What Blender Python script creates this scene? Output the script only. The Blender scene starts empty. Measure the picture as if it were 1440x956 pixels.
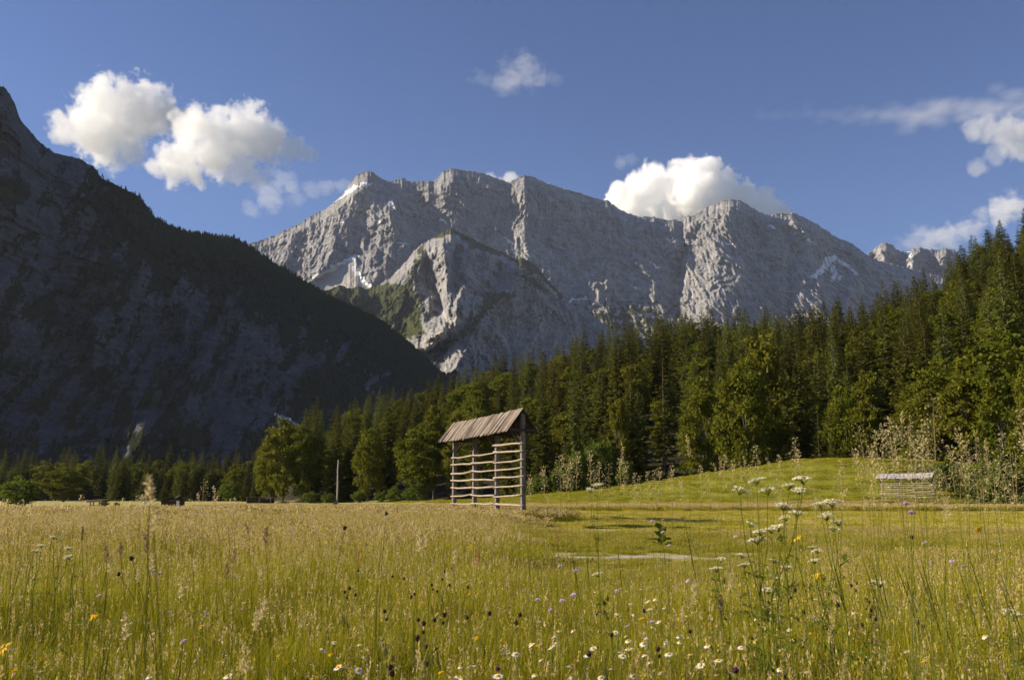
import bpy, math, random
import numpy as np
from mathutils import Vector
C = bpy.context.scene.collection
SC = bpy.context.scene
R = math.radians
rng = np.random.default_rng(11)
random.seed(5)

# ------------------------------------------------------------------ camera geometry
EYE, FPX, PITCH = 1.2, 1280.0, math.atan(222 / 1280)
CP, SP = math.cos(PITCH), math.sin(PITCH)
def ray(px, py):
    x = (np.asarray(px, float) - 720) / FPX; y = (478 - np.asarray(py, float)) / FPX
    dy = CP - y * SP
    return x / dy, (SP + y * CP) / dy
def at(px, py, Y):
    s, t = ray(px, py)
    return s * Y, Y, EYE + t * Y
def topix(X, Y, Z):
    Z = Z - EYE
    d = Y * CP + Z * SP; u = Z * CP - Y * SP
    return 720 + FPX * X / d, 478 - FPX * u / d

# ------------------------------------------------------------------ noise
_P = np.random.default_rng(3).permutation(256); _P = np.concatenate([_P, _P, _P])
_G = np.random.default_rng(4).normal(size=(256, 3)); _G /= np.linalg.norm(_G, axis=1)[:, None]
def perlin(x, y, z=0.0):
    x, y, z = np.broadcast_arrays(np.asarray(x, float), np.asarray(y, float), np.asarray(z, float))
    xi, yi, zi = np.floor(x).astype(int), np.floor(y).astype(int), np.floor(z).astype(int)
    xf, yf, zf = x - xi, y - yi, z - zi
    xi &= 255; yi &= 255; zi &= 255
    f = lambda t: t * t * t * (t * (t * 6 - 15) + 10)
    u, v, w = f(xf), f(yf), f(zf)
    def g(a, b, c):
        h = _P[_P[_P[xi + a] + yi + b] + zi + c]; gr = _G[h]
        return gr[..., 0] * (xf - a) + gr[..., 1] * (yf - b) + gr[..., 2] * (zf - c)
    l = lambda a, b, t: a + t * (b - a)
    return 1.6 * l(l(l(g(0,0,0), g(1,0,0), u), l(g(0,1,0), g(1,1,0), u), v), l(l(g(0,0,1), g(1,0,1), u), l(g(0,1,1), g(1,1,1), u), v), w)
def fbm(x, y, z=0.0, o=4):
    s, a, k = 0, 1.0, 1.0
    for i in range(o):
        s = s + a * perlin(np.asarray(x) * k + 17.3 * i, np.asarray(y) * k - 9.1 * i, np.asarray(z) * k); a *= .5; k *= 2.03
    return s
def ridged(x, y, z=0.0, o=3):
    s, a, k = 0, 1.0, 1.0
    for i in range(o):
        s = s + a * (1 - 2 * np.abs(perlin(np.asarray(x) * k + 31.7 * i, np.asarray(y) * k + 5.9 * i, np.asarray(z) * k))); a *= .5; k *= 2.1
    return s
def sstep(a, b, x):
    t = np.clip((np.asarray(x, float) - a) / (b - a), 0, 1); return t * t * (3 - 2 * t)
def interp(x, pts):
    p = np.array(pts, float); return np.interp(x, p[:, 0], p[:, 1])
def segdist(px, py, pts):
    best = np.full(np.shape(px), 1e9)
    for (x0, y0), (x1, y1) in zip(pts[:-1], pts[1:]):
        dx, dy = x1 - x0, y1 - y0; L = dx * dx + dy * dy
        t = np.clip(((px - x0) * dx + (py - y0) * dy) / L, 0, 1)
        best = np.minimum(best, np.hypot(px - x0 - t * dx, py - y0 - t * dy))
    return best
def inpoly(px, py, poly):
    c = np.zeros(np.shape(px), bool); n = len(poly)
    for i in range(n):
        x0, y0 = poly[i]; x1, y1 = poly[(i + 1) % n]
        if y0 == y1: continue
        c ^= ((y0 > py) != (y1 > py)) & (px < (x1 - x0) * (py - y0) / (y1 - y0) + x0)
    return c

# ------------------------------------------------------------------ objects
def tag(o, label=None, cat=None, group=None, kind=None):
    if label: o['label'] = label
    if cat: o['category'] = cat
    if group: o['group'] = group
    if kind: o['kind'] = kind
    return o
def mesh(name, V, F, mats=(), attrs=None, mi=None, smooth=False):
    """F: list of (n,k) index arrays"""
    V = np.asarray(V, np.float32).reshape(-1, 3)
    F = [np.asarray(f, np.int32) for f in F if len(f)]
    me = bpy.data.meshes.new(name)
    me.vertices.add(len(V)); me.vertices.foreach_set('co', V.ravel())
    loops = np.concatenate([f.ravel() for f in F]); tot = np.concatenate([np.full(len(f), f.shape[1], np.int32) for f in F])
    me.loops.add(len(loops)); me.loops.foreach_set('vertex_index', loops)
    me.polygons.add(len(tot)); me.polygons.foreach_set('loop_start', np.concatenate([[0], np.cumsum(tot)[:-1]]).astype(np.int32))
    me.polygons.foreach_set('loop_total', tot)
    for m in mats: me.materials.append(m)
    if mi is not None: me.polygons.foreach_set('material_index', np.asarray(mi, np.int32))
    me.polygons.foreach_set('use_smooth', np.full(len(tot), smooth))
    for k, a in (attrs or {}).items():
        at_ = me.attributes.new(k, 'FLOAT', 'POINT'); at_.data.foreach_set('value', np.asarray(a, np.float32).ravel())
    me.update(calc_edges=True); me.validate()
    return me
def obj(name, me, parent=None, loc=None):
    o = bpy.data.objects.new(name, me); C.objects.link(o)
    if parent is not None: o.parent = parent
    if loc is not None: o.location = loc
    return o
def empty(name, loc=(0, 0, 0), rz=0.0):
    o = bpy.data.objects.new(name, None); C.objects.link(o); o.location = loc; o.rotation_euler = (0, 0, rz); o.empty_display_size = .2
    return o
def grid_faces(nr, nc):
    i = np.arange(nr - 1)[:, None] * nc + np.arange(nc - 1)[None, :]
    return np.stack([i, i + 1, i + nc + 1, i + nc], -1).reshape(-1, 4)
class MB:
    """collects boxes, tubes and loose polygons for one mesh"""
    def __init__(s): s.v = []; s.f = {}; s.n = 0
    def add(s, V, F):
        V = np.asarray(V, float).reshape(-1, 3)
        for f in F:
            f = np.asarray(f).reshape(-1, np.shape(f)[-1]); s.f.setdefault(f.shape[1], []).append(f + s.n)
        s.v.append(V); s.n += len(V)
    def box(s, a, b, w, d, up=(0, 0, 1), taper=1.0):
        a, b = Vector(a), Vector(b); z = (b - a).normalized(); up = Vector(up)
        x = up.cross(z)
        if x.length < 1e-3: x = Vector((1, 0, 0)).cross(z)
        x.normalize(); y = z.cross(x)
        V = []
        for p, k in ((a, 1), (b, taper)):
            for i, j in ((-1, -1), (1, -1), (1, 1), (-1, 1)): V.append(p + x * (i * w * k / 2) + y * (j * d * k / 2))
        s.add([tuple(v) for v in V], [np.array([[0, 3, 2, 1], [4, 5, 6, 7], [0, 1, 5, 4], [1, 2, 6, 5], [2, 3, 7, 6], [3, 0, 4, 7]])])
    def tube(s, pts, rad, n=6, cap=True):
        P = np.asarray(pts, float); m = len(P); rad = np.broadcast_to(np.asarray(rad, float), (m,))
        T = np.gradient(P, axis=0); T /= np.linalg.norm(T, axis=1)[:, None] + 1e-9
        ref = np.array([0, 0, 1.0]) if abs(T[0, 2]) < .9 else np.array([1.0, 0, 0])
        A = np.cross(T, ref); A /= np.linalg.norm(A, axis=1)[:, None] + 1e-9; B = np.cross(T, A)
        th = np.arange(n) * 2 * math.pi / n
        V = P[:, None] + rad[:, None, None] * (np.cos(th)[None, :, None] * A[:, None] + np.sin(th)[None, :, None] * B[:, None])
        i = np.arange(m - 1)[:, None] * n + np.arange(n)[None]; j = np.arange(m - 1)[:, None] * n + (np.arange(n)[None] + 1) % n
        Q = np.stack([i, j, j + n, i + n], -1).reshape(-1, 4)
        F = [Q]
        if cap: F += [np.arange(n)[None, ::-1], (np.arange(n) + (m - 1) * n)[None]]
        s.add(V.reshape(-1, 3), F)
    def ball(s, c, r, n=8, m=5, sc=(1, 1, 1)):
        th = np.linspace(0, math.pi, m + 1)[1:-1]; ph = np.arange(n) * 2 * math.pi / n
        V = [np.array([[0, 0, 1.0]])] + [np.stack([np.sin(t) * np.cos(ph), np.sin(t) * np.sin(ph), np.full(n, math.cos(t))], 1) for t in th] + [np.array([[0, 0, -1.0]])]
        V = np.concatenate(V) * r * np.array(sc) + np.array(c)
        k = np.arange(n); k1 = (k + 1) % n
        T1 = np.stack([np.zeros(n, int), 1 + k, 1 + k1], 1); e = 1 + (m - 2) * n
        T2 = np.stack([np.full(n, e + n), e + k1, e + k], 1)
        Q = [np.stack([1 + q * n + k, 1 + (q + 1) * n + k, 1 + (q + 1) * n + k1, 1 + q * n + k1], 1) for q in range(m - 2)]
        s.add(V, [np.concatenate([T1, T2])] + ([np.concatenate(Q)] if Q else []))
    def mesh(s, name, mat, smooth=False, attrs=None):
        return mesh(name, np.concatenate(s.v), [np.concatenate(f) for f in s.f.values()], [mat] if mat else [], attrs, smooth=smooth)

# ------------------------------------------------------------------ materials
class NT:
    def __init__(s, name):
        s.m = bpy.data.materials.new(name); s.m.use_nodes = True; s.t = s.m.node_tree; s.t.nodes.clear()
        s.out = s.t.nodes.new('ShaderNodeOutputMaterial')
    def n(s, typ, **kw):
        nd = s.t.nodes.new(typ)
        for k, v in kw.items():
            if k.startswith('i_'):
                key = k[2:]; key = int(key) if key.isdigit() else key.replace('_', ' ')
                s.set(nd.inputs[key], v)
            else: setattr(nd, k, v)
        return nd
    def set(s, sock, v):
        if isinstance(v, bpy.types.NodeSocket): s.t.links.new(v, sock)
        elif isinstance(v, (tuple, list)) and sock.type == 'RGBA' and len(v) == 3: sock.default_value = (*v, 1)
        else: sock.default_value = v
    def attr(s, name): return s.n('ShaderNodeAttribute', attribute_name=name).outputs['Fac']
    def pos(s): return s.n('ShaderNodeNewGeometry').outputs['Position']
    def objco(s): return s.n('ShaderNodeTexCoord').outputs['Object']
    def scale(s, v, sc, rot=(0, 0, 0)):
        return s.n('ShaderNodeMapping', i_Vector=v, i_Scale=sc, i_Rotation=rot).outputs[0]
    def noise(s, v, scale, detail=4, rough=.55, dist=0.0):
        return s.n('ShaderNodeTexNoise', i_Vector=v, i_Scale=scale, i_Detail=detail, i_Roughness=rough, i_Distortion=dist).outputs['Fac']
    def math(s, op, a, b=0.0, c=0.0, clamp=False):
        nd = s.n('ShaderNodeMath', operation=op, use_clamp=clamp); s.set(nd.inputs[0], a); s.set(nd.inputs[1], b); s.set(nd.inputs[2], c); return nd.outputs[0]
    def ramp(s, f, a, b): # linear 0..1 between a and b
        nd = s.n('ShaderNodeMapRange', clamp=True); s.set(nd.inputs[0], f); nd.inputs[1].default_value = a; nd.inputs[2].default_value = b; return nd.outputs[0]
    def mix(s, f, a, b):
        nd = s.n('ShaderNodeMix', data_type='RGBA'); s.set(nd.inputs[0], f); s.set(nd.inputs[6], a); s.set(nd.inputs[7], b); return nd.outputs[2]
    def cramp(s, f, *stops):
        nd = s.n('ShaderNodeValToRGB'); s.set(nd.inputs[0], f); el = nd.color_ramp.elements
        while len(el) < len(stops): el.new(.5)
        for e, (p, c) in zip(el, stops): e.position = p; e.color = (*c, 1)
        return nd.outputs[0]
    def bump(s, h, strength, dist, normal=None):
        nd = s.n('ShaderNodeBump', i_Height=h, i_Strength=strength, i_Distance=dist)
        if normal is not None: s.set(nd.inputs['Normal'], normal)
        return nd.outputs[0]
    def pbr(s, col, rough=.9, spec=.2, normal=None, **kw):
        nd = s.n('ShaderNodeBsdfPrincipled'); s.set(nd.inputs['Base Color'], col); s.set(nd.inputs['Roughness'], rough); s.set(nd.inputs['Specular IOR Level'], spec)
        if normal is not None: s.set(nd.inputs['Normal'], normal)
        s.t.links.new(nd.outputs[0], s.out.inputs[0]); return nd.outputs[0]
    def leafy(s, col, trans=.35, rough=.6, spec=.25, tcol=None):
        a = s.n('ShaderNodeBsdfPrincipled'); s.set(a.inputs['Base Color'], col); a.inputs['Roughness'].default_value = rough; a.inputs['Specular IOR Level'].default_value = spec
        b = s.n('ShaderNodeBsdfTranslucent'); s.set(b.inputs[0], tcol if tcol is not None else col)
        m = s.n('ShaderNodeMixShader', i_0=trans); s.t.links.new(a.outputs[0], m.inputs[1]); s.t.links.new(b.outputs[0], m.inputs[2])
        s.t.links.new(m.outputs[0], s.out.inputs[0]); return s.m
    def rnd(s): return s.n('ShaderNodeObjectInfo').outputs['Random']

# ------------------------------------------------------------------ camera, sun, sky
cam = bpy.data.cameras.new('camera'); co = bpy.data.objects.new('camera', cam); C.objects.link(co)
co.location = (0, 0, EYE); co.rotation_euler = (math.pi / 2 + PITCH, 0, 0)
cam.sensor_width = 36; cam.lens = 32; cam.clip_end = 60000; cam.clip_start = .05
cam.dof.use_dof = True; cam.dof.focus_distance = 22; cam.dof.aperture_fstop = 9
SC.camera = co
SUN_EL = R(25.0); SUN_DIR = Vector((-.99, .11, 0)).normalized() * math.cos(SUN_EL) + Vector((0, 0, math.sin(SUN_EL)))
sl = bpy.data.lights.new('sun', 'SUN'); sl.energy = 5.0; sl.angle = R(.53); sl.color = (1, .86, .64)
so = bpy.data.objects.new('sun', sl); C.objects.link(so); so.rotation_euler = SUN_DIR.to_track_quat('Z', 'Y').to_euler(); so.location = SUN_DIR * 100
W = bpy.data.worlds.new('World'); SC.world = W; W.use_nodes = True
wt = W.node_tree; wt.nodes.clear()
wo = wt.nodes.new('ShaderNodeOutputWorld'); wb = wt.nodes.new('ShaderNodeBackground'); sk = wt.nodes.new('ShaderNodeTexSky')
sk.sky_type = 'NISHITA'; sk.sun_disc = False; sk.sun_elevation = SUN_EL; sk.sun_rotation = math.atan2(SUN_DIR.x, SUN_DIR.y)
sk.altitude = 2200; sk.air_density = 1.0; sk.dust_density = .2; sk.ozone_density = 1.6
hs = wt.nodes.new('ShaderNodeHueSaturation'); hs.inputs['Saturation'].default_value = 1.18; hs.inputs['Hue'].default_value = .513; wt.links.new(sk.outputs[0], hs.inputs['Color']); wt.links.new(hs.outputs[0], wb.inputs[0]); wb.inputs[1].default_value = .066; wt.links.new(wb.outputs[0], wo.inputs[0])
vs = SC.view_settings; vs.view_transform = 'Standard'; vs.look = 'None'; vs.gamma = 1; vs.exposure = .92; vs.use_curve_mapping = False
cy = SC.cycles
cy.use_adaptive_sampling = True; cy.adaptive_threshold = .015; cy.use_denoising = True
try: cy.denoiser = 'OPENIMAGEDENOISE'; cy.denoising_input_passes = 'RGB_ALBEDO_NORMAL'; cy.denoising_prefilter = 'ACCURATE'
except Exception: pass
cy.max_bounces = 40; cy.diffuse_bounces = 3; cy.glossy_bounces = 2; cy.transmission_bounces = 4; cy.transparent_max_bounces = 8; cy.volume_bounces = 36
cy.sample_clamp_indirect = 4; cy.caustics_reflective = False; cy.caustics_refractive = False

# ------------------------------------------------------------------ ground
EDGE = [(-400, 420), (0, 380), (360, 340), (385, 262), (560, 232), (730, 205), (900, 172), (1100, 156), (1250, 136), (1440, 112), (1700, 95), (2400, 80)]   # distance of the wood's edge by bearing
SKYL = [(-400, 632), (340, 632), (385, 592), (440, 572), (500, 556), (560, 545), (620, 524), (700, 496), (760, 492), (800, 478), (850, 462), (900, 450), (950, 441), (1000, 436), (1100, 432), (1180, 424), (1240, 412), (1300, 382), (1350, 352), (1400, 322), (1440, 298), (1600, 230), (2400, 150)]
CREST = [(-400, 520), (340, 520), (385, 300), (620, 390), (900, 400), (1440, 360), (2400, 330)]
def bearing(X, Y): return 720 + 1299 * X / np.maximum(Y, 1e-3)
def ground_z(X, Y):
    X, Y = np.asarray(X, float), np.asarray(Y, float)
    b = np.where(Y > 1, bearing(X, Y), np.where(X > 0, 2400, -400)); b = np.clip(b, -400, 2400)
    e, c = interp(b, EDGE), interp(b, CREST)
    hc = np.maximum((700 - interp(b, SKYL)) / 1299 * c + EYE - 23, 0) * sstep(330, 420, b)
    t = np.clip((Y - e) / (c - e), 0, 3)
    z = hc * np.where(t < 1, t * (1.15 - .15 * t), 1 - .25 * np.clip(t - 1, 0, 1)) * (Y > 1)
    z = z + .035 * fbm(X / 3.1, Y / 3.1, 0, 2) * sstep(1, 6, np.hypot(X, Y)) + sstep(140, 260, Y) * 1.2 * fbm(X / 40, Y / 40, 2, 3) * sstep(380, 500, b)
    # green mound at the wood's edge
    x0, y0, x1, y1 = -18.0, 152.0, 46.0, 116.0
    L2 = (x1 - x0) ** 2 + (y1 - y0) ** 2
    s = ((X - x0) * (x1 - x0) + (Y - y0) * (y1 - y0)) / L2; sc = np.clip(s, 0, 1)
    dd = np.hypot(X - x0 - sc * (x1 - x0), Y - y0 - sc * (y1 - y0))
    ho = np.interp(sc, [0, .25, .5, .75, .9, 1], [.5, 1.1, 2.4, 4.9, 6.3, 6.0])
    front = ((Y - y0) - (X - x0) * (y1 - y0) / (x1 - x0)) < 0
    w = np.where(front, 8.5, 26.0)
    return z + ho * np.exp(-(dd / w) ** 2)
def h_tall(X, Y):
    """height of the standing grass; 0 where mown"""
    b = np.where(Y > .5, bearing(X, Y), np.where(X > 0, 2000, -600))
    wob = 25 * fbm(X / 7, Y / 7, 5, 2)
    left = sstep(800, 660, b + 2.2 * wob)                                    # left of the hayrack: uncut
    h_l = np.interp(Y, [0, 3, 12, 45, 62, 66], [.46, .5, .52, .5, .42, 0])
    h_r = np.interp(Y, [0, 3, 8, 10, 12, 15, 18.2, 18.8, 20.4, 21.5, 27, 32, 35], [.46, .48, .42, .34, .26, .14, .06, .02, .02, .15, .2, .10, 0])
    h_fr = np.interp(Y, [0, 3, 9, 12, 15, 18.2, 18.8, 20.4, 21.5, 28, 34, 38], [.46, .52, .46, .38, .28, .22, .16, .12, .22, .2, .10, 0])
    fr = sstep(1010, 1150, b + wob)
    hr = h_r * (1 - fr) + h_fr * fr
    gap = (Y > 18.4) & (Y < 20.7)
    h = np.where(gap, np.interp(b, [560, 640], [1, 0]) * h_l + np.interp(b, [560, 640], [0, 1]) * hr, left * h_l + (1 - left) * hr)
    rack = np.exp(-(((X + 1.5) / 4.5) ** 2 + ((Y - 50) / 7) ** 2))
    h = np.maximum(h, .12 * gap * (perlin(X / .9, Y / .6, 3) > .16) * (b > 560))
    h = np.where(np.abs(np.arctan2(X, Y)) > 1.0, .45 * (np.hypot(X, Y) < 30), h)
    return np.maximum(h, .42 * (rack > .35))
rr = np.concatenate([[.3], np.geomspace(.7, 6100, 400)])
az = np.concatenate([np.linspace(-180, -46, 50)[:-1], np.linspace(-46, 46, 520), np.linspace(46, 180, 50)[1:]])
RR, AA = np.meshgrid(rr, np.radians(az), indexing='ij')
GX, GY = RR * np.sin(AA), RR * np.cos(AA)
GZ = ground_z(GX, GY)
b_ = np.clip(np.where(GY > 1, bearing(GX, GY), -400), -400, 2400)
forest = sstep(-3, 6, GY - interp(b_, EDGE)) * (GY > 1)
bank = np.where((b_ > 600) & (GY > 60), sstep(.15, .7, GZ) * (1 - forest), 0)
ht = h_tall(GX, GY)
track = ((perlin(GX / 1.1, GY / .5, 33) > -.26) & (np.abs(GY - 19.5 + .012 * GX + (.4 * perlin(GX / 2.2, 7.7, 0) + .2 * perlin(GX / .5, GY / .5, 1))) < .42) & (b_ > 600) & (b_ < 1120)).astype(float)
NT_ = NT('meadow_ground')
p = NT_.pos()
n1 = NT_.noise(p, .9, 5); n2 = NT_.noise(p, .12, 4); n3 = NT_.noise(p, 14, 3)
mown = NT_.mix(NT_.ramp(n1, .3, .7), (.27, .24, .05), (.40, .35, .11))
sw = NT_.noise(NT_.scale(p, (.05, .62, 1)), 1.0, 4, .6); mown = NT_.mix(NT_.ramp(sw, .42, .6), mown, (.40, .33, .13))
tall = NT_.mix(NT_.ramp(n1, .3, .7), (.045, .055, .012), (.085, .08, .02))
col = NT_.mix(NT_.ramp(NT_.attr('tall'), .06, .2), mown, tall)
col = NT_.mix(NT_.attr('bank'), col, NT_.mix(NT_.ramp(NT_.noise(p, .35, 5, .65), .35, .65), (.125, .135, .010), (.21, .20, .022)))
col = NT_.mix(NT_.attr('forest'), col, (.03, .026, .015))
col = NT_.mix(NT_.attr('track'), col, NT_.mix(NT_.ramp(n3, .3, .7), (.36, .31, .25), (.54, .48, .41)))
NT_.pbr(col, .95, .1, NT_.bump(NT_.noise(p, 6, 5, .7), .6, .12))
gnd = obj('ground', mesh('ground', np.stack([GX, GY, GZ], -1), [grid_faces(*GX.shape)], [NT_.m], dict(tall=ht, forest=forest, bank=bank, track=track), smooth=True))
tag(gnd, kind='structure', label='flat hay meadow with a mown strip and a grassy mound at the wood', cat='ground')

# ------------------------------------------------------------------ mountains
def mountain_mat(name, ca, cb, veg_a, veg_b, scale):
    m = NT(name); p = m.pos()
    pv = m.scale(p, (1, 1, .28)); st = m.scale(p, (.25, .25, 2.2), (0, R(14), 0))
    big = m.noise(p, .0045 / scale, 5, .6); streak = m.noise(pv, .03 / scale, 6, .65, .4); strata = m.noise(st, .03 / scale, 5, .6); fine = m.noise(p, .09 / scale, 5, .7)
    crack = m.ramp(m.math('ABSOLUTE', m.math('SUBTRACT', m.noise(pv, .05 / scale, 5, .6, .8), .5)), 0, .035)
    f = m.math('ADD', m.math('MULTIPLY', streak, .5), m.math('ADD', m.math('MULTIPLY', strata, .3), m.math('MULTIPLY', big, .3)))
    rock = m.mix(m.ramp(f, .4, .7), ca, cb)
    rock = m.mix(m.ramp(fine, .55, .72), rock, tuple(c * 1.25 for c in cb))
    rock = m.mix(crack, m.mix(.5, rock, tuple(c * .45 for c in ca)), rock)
    veg = m.mix(m.ramp(m.noise(p, .05 / scale, 5, .7), .35, .65), veg_a, veg_b)
    vf = m.ramp(m.math('ADD', m.attr('veg'), m.math('MULTIPLY', m.math('SUBTRACT', fine, .5), .9)), .42, .58)
    col = m.mix(vf, rock, veg)
    sf = m.ramp(m.math('ADD', m.attr('scree'), m.math('MULTIPLY', m.math('SUBTRACT', fine, .5), .6)), .4, .6)
    col = m.mix(sf, col, m.mix(m.ramp(streak, .3, .7), (.42, .39, .36), (.52, .485, .45)))
    nf = m.ramp(m.math('ADD', m.attr('snow'), m.math('MULTIPLY', m.math('SUBTRACT', fine, .5), .5)), .45, .6)
    col = m.mix(nf, col, (.82, .84, .88))
    b = m.bump(m.math('ADD', streak, m.math('ADD', m.math('MULTIPLY', strata, .6), m.math('MULTIPLY', fine, .5))), .75, 40 * scale)
    m.pbr(col, .95, .04, b); return m.m
def sheet(name, U, rows, ridge, foot, Yr, Yf, gexp, disp, masks, mat, jag, label, cat='mountain'):
    U = np.asarray(U, float)
    pyr = interp(U, ridge) + jag * (ridged(U / 9, 3.3, len(name), 3) * .5 + .7 * perlin(U / 3.1, 8.1, len(name)))
    pyf = interp(U, foot) if isinstance(foot, list) else np.full(len(U), foot, float)
    t = np.linspace(0, 1, rows)[:, None]
    PX = np.broadcast_to(U, (rows, len(U))); PY = pyr[None] + (pyf - pyr)[None] * t
    yr, yf = interp(U, Yr)[None], interp(U, Yf)[None]
    Y = yr + (yf - yr) * t ** gexp
    X, _, Z = at(PX, PY, Y)
    D = disp(PX, PY, X, Z, t) * (.12 + .88 * sstep(0, .07, t))
    X, Yd, Z = at(PX, PY, Y - D)
    Xd = X
    dz = np.gradient(Z, axis=0); dyy = np.gradient(Yd, axis=0)
    slope = np.abs(dz) / (np.hypot(dz, dyy) + 1e-6)
    m = masks(PX + 4.5 * fbm(PX / 11, PY / 11, 71, 3), PY + 3.5 * fbm(PX / 9, PY / 9, 72, 3), X, Z, slope, D)
    # reverse flank, so that the mountain is a closed ridge and not a sheet
    nb = 8; tb = (np.arange(nb, 0, -1) / nb)[:, None]
    Yb = Yd[0][None] + tb * (Y.max() - Y.min()) * .8 + 200 * tb; Zb = Z[0][None] * (1 - tb ** .8) - 2 * tb
    Xb = Xd[0][None] * Yb / Yd[0][None] * (1 - .1 * tb) + Xd[0][None] * .1 * tb
    XX, YY, ZZ = (np.concatenate([a, b]) for a, b in ((Xb, Xd), (Yb, Yd), (Zb, Z)))
    for k in m: m[k] = np.concatenate([np.repeat(m[k][:1], nb, 0), m[k]])
    o = obj(name, mesh(name, np.stack([XX, YY, ZZ], -1), [grid_faces(*XX.shape)[:, ::-1]], [mat], m, smooth=True))
    tag(o, label, cat, kind='structure')
    return dict(PX=PX, PY=PY, X=Xd, Y=Yd, Z=Z, slope=slope, D=D, **{k: v[nb:] for k, v in m.items()})
def crag(X, Z, seed, lam0, amp0, n, vz=2.2, gain=.62, steps=1.0):
    """creased rock relief: ever smaller buttresses and cracks, the large ones upright"""
    D = 0; lam, amp = lam0, amp0; w = .22 * lam0 * perlin(X / lam0 / .8, Z / lam0 / .8, seed)
    for i in range(n):
        k = 1 + (vz - 1) * .6 ** i
        v = 1 - np.abs(1.9 * perlin((X + w + .35 * Z * (i % 2 * 2 - 1) * .3) / lam, Z / lam / k, seed + 3.7 * i)); D = D + amp * v * np.abs(v) ** .3
        lam *= .52; amp *= gain; w = w * .7
    for i, (l_, a_) in enumerate(((.30, .30), (.13, .17), (.06, .09))):             # blocky steps and joints
        l_ *= lam0; t = 2.6 * perlin((X + w) / l_, Z / l_ / 1.7, seed + 50 + i) + .7 * (Z + .3 * X) / l_
        f = t - np.floor(t); D = D + steps * amp0 * a_ * (sstep(.72, 1, f) - f) * 1.3
    return D
def tent(PX, PY, pts, w, amp, sharp=1.0): return amp * np.clip(1 - segdist(PX, PY, pts) / w, 0, 1) ** sharp
def blob(PX, PY, cx, cy, rx, ry): return np.clip(1.3 - np.hypot((PX - cx) / rx, (PY - cy) / ry), 0, 1)

rock_far = mountain_mat('pale_limestone', (.165, .168, .182), (.48, .465, .465), (.05, .062, .022), (.085, .09, .03), 1.5)
# --- the great wall behind
W_RIDGE = [(300, 372), (350, 342), (380, 332), (416, 316), (440, 301), (462, 290), (482, 272), (492, 258), (500, 246), (512, 240), (522, 240), (532, 247), (545, 254), (556, 252), (566, 249), (578, 255), (596, 253), (612, 253), (622, 241), (634, 236), (650, 238), (668, 240), (684, 244), (700, 250), (716, 256), (726, 250), (738, 245), (752, 248), (762, 254), (790, 263), (820, 272), (846, 280), (856, 281), (866, 290), (880, 298), (900, 303), (920, 304), (940, 308), (958, 310), (966, 302), (978, 302), (990, 292), (1004, 286), (1016, 281), (1030, 279), (1042, 281), (1056, 290), (1070, 298), (1080, 301), (1098, 299), (1116, 298), (1134, 306), (1152, 316), (1176, 332), (1200, 342), (1212, 352), (1226, 362), (1260, 372), (1340, 392), (1500, 400)]
def d_wall(PX, PY, X, Z, t):
    w = 60 * perlin(X / 300, Z / 300, 2)
    D = crag(X + .12 * Z, Z, .7, 360, 66, 6, 5.5, .56, .8)
    D += 5 * np.sin((Z + .28 * X + 30 * perlin(X / 200, Z / 120, 9)) / 9.5) * (.5 + .5 * perlin(X / 250, Z / 250, 4))
    D += 9 * (1 - 2 * np.abs(perlin(X / 16 + .3 * perlin(X / 60, Z / 60, 3), Z / 130, 90)))
    QX, QY = PX, PY; PX, PY = PX + 5 * fbm(PX / 12, PY / 26, 84, 3), PY + 4 * fbm(PX / 12, PY / 12, 85, 2)
    D += tent(PX, PY, [(512, 240), (490, 300), (470, 345), (450, 380)], 34, 90)
    D += tent(PX, PY, [(546, 302), (556, 330), (548, 365), (540, 398)], 34, 150) + tent(PX, PY, [(575, 345), (570, 395)], 18, 60)
    D += tent(PX, PY, [(634, 238), (640, 262), (652, 290)], 16, 75)
    D += tent(PX, PY, [(738, 247), (740, 275)], 14, 50)
    D += tent(PX, PY, [(978, 300), (968, 322), (958, 345)], 13, 95) - tent(PX, PY, [(961, 306), (962, 345), (950, 400), (946, 440)], 13, 95)
    D += tent(PX, PY, [(1030, 280), (1012, 330), (1004, 420)], 46, 90) + tent(PX, PY, [(1078, 300), (1085, 350)], 22, 60) - tent(PX, PY, [(1118, 350), (1108, 430)], 14, 60)
    D += tent(PX, PY, [(1204, 395), (1190, 425)], 18, 70) + tent(PX, PY, [(900, 306), (905, 400)], 30, 35)
    cone = sstep(-3, 6, QY - interp(QX[0], [(420, 420), (440, 394), (470, 376), (500, 357), (508, 392), (524, 404), (545, 420)])[None]) * sstep(425, 450, QX) * sstep(535, 515, QX) * sstep(424, 412, QY)
    return D * (1 - .9 * cone) + cone * (95 - 1.2 * np.abs(QX - 492))
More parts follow.
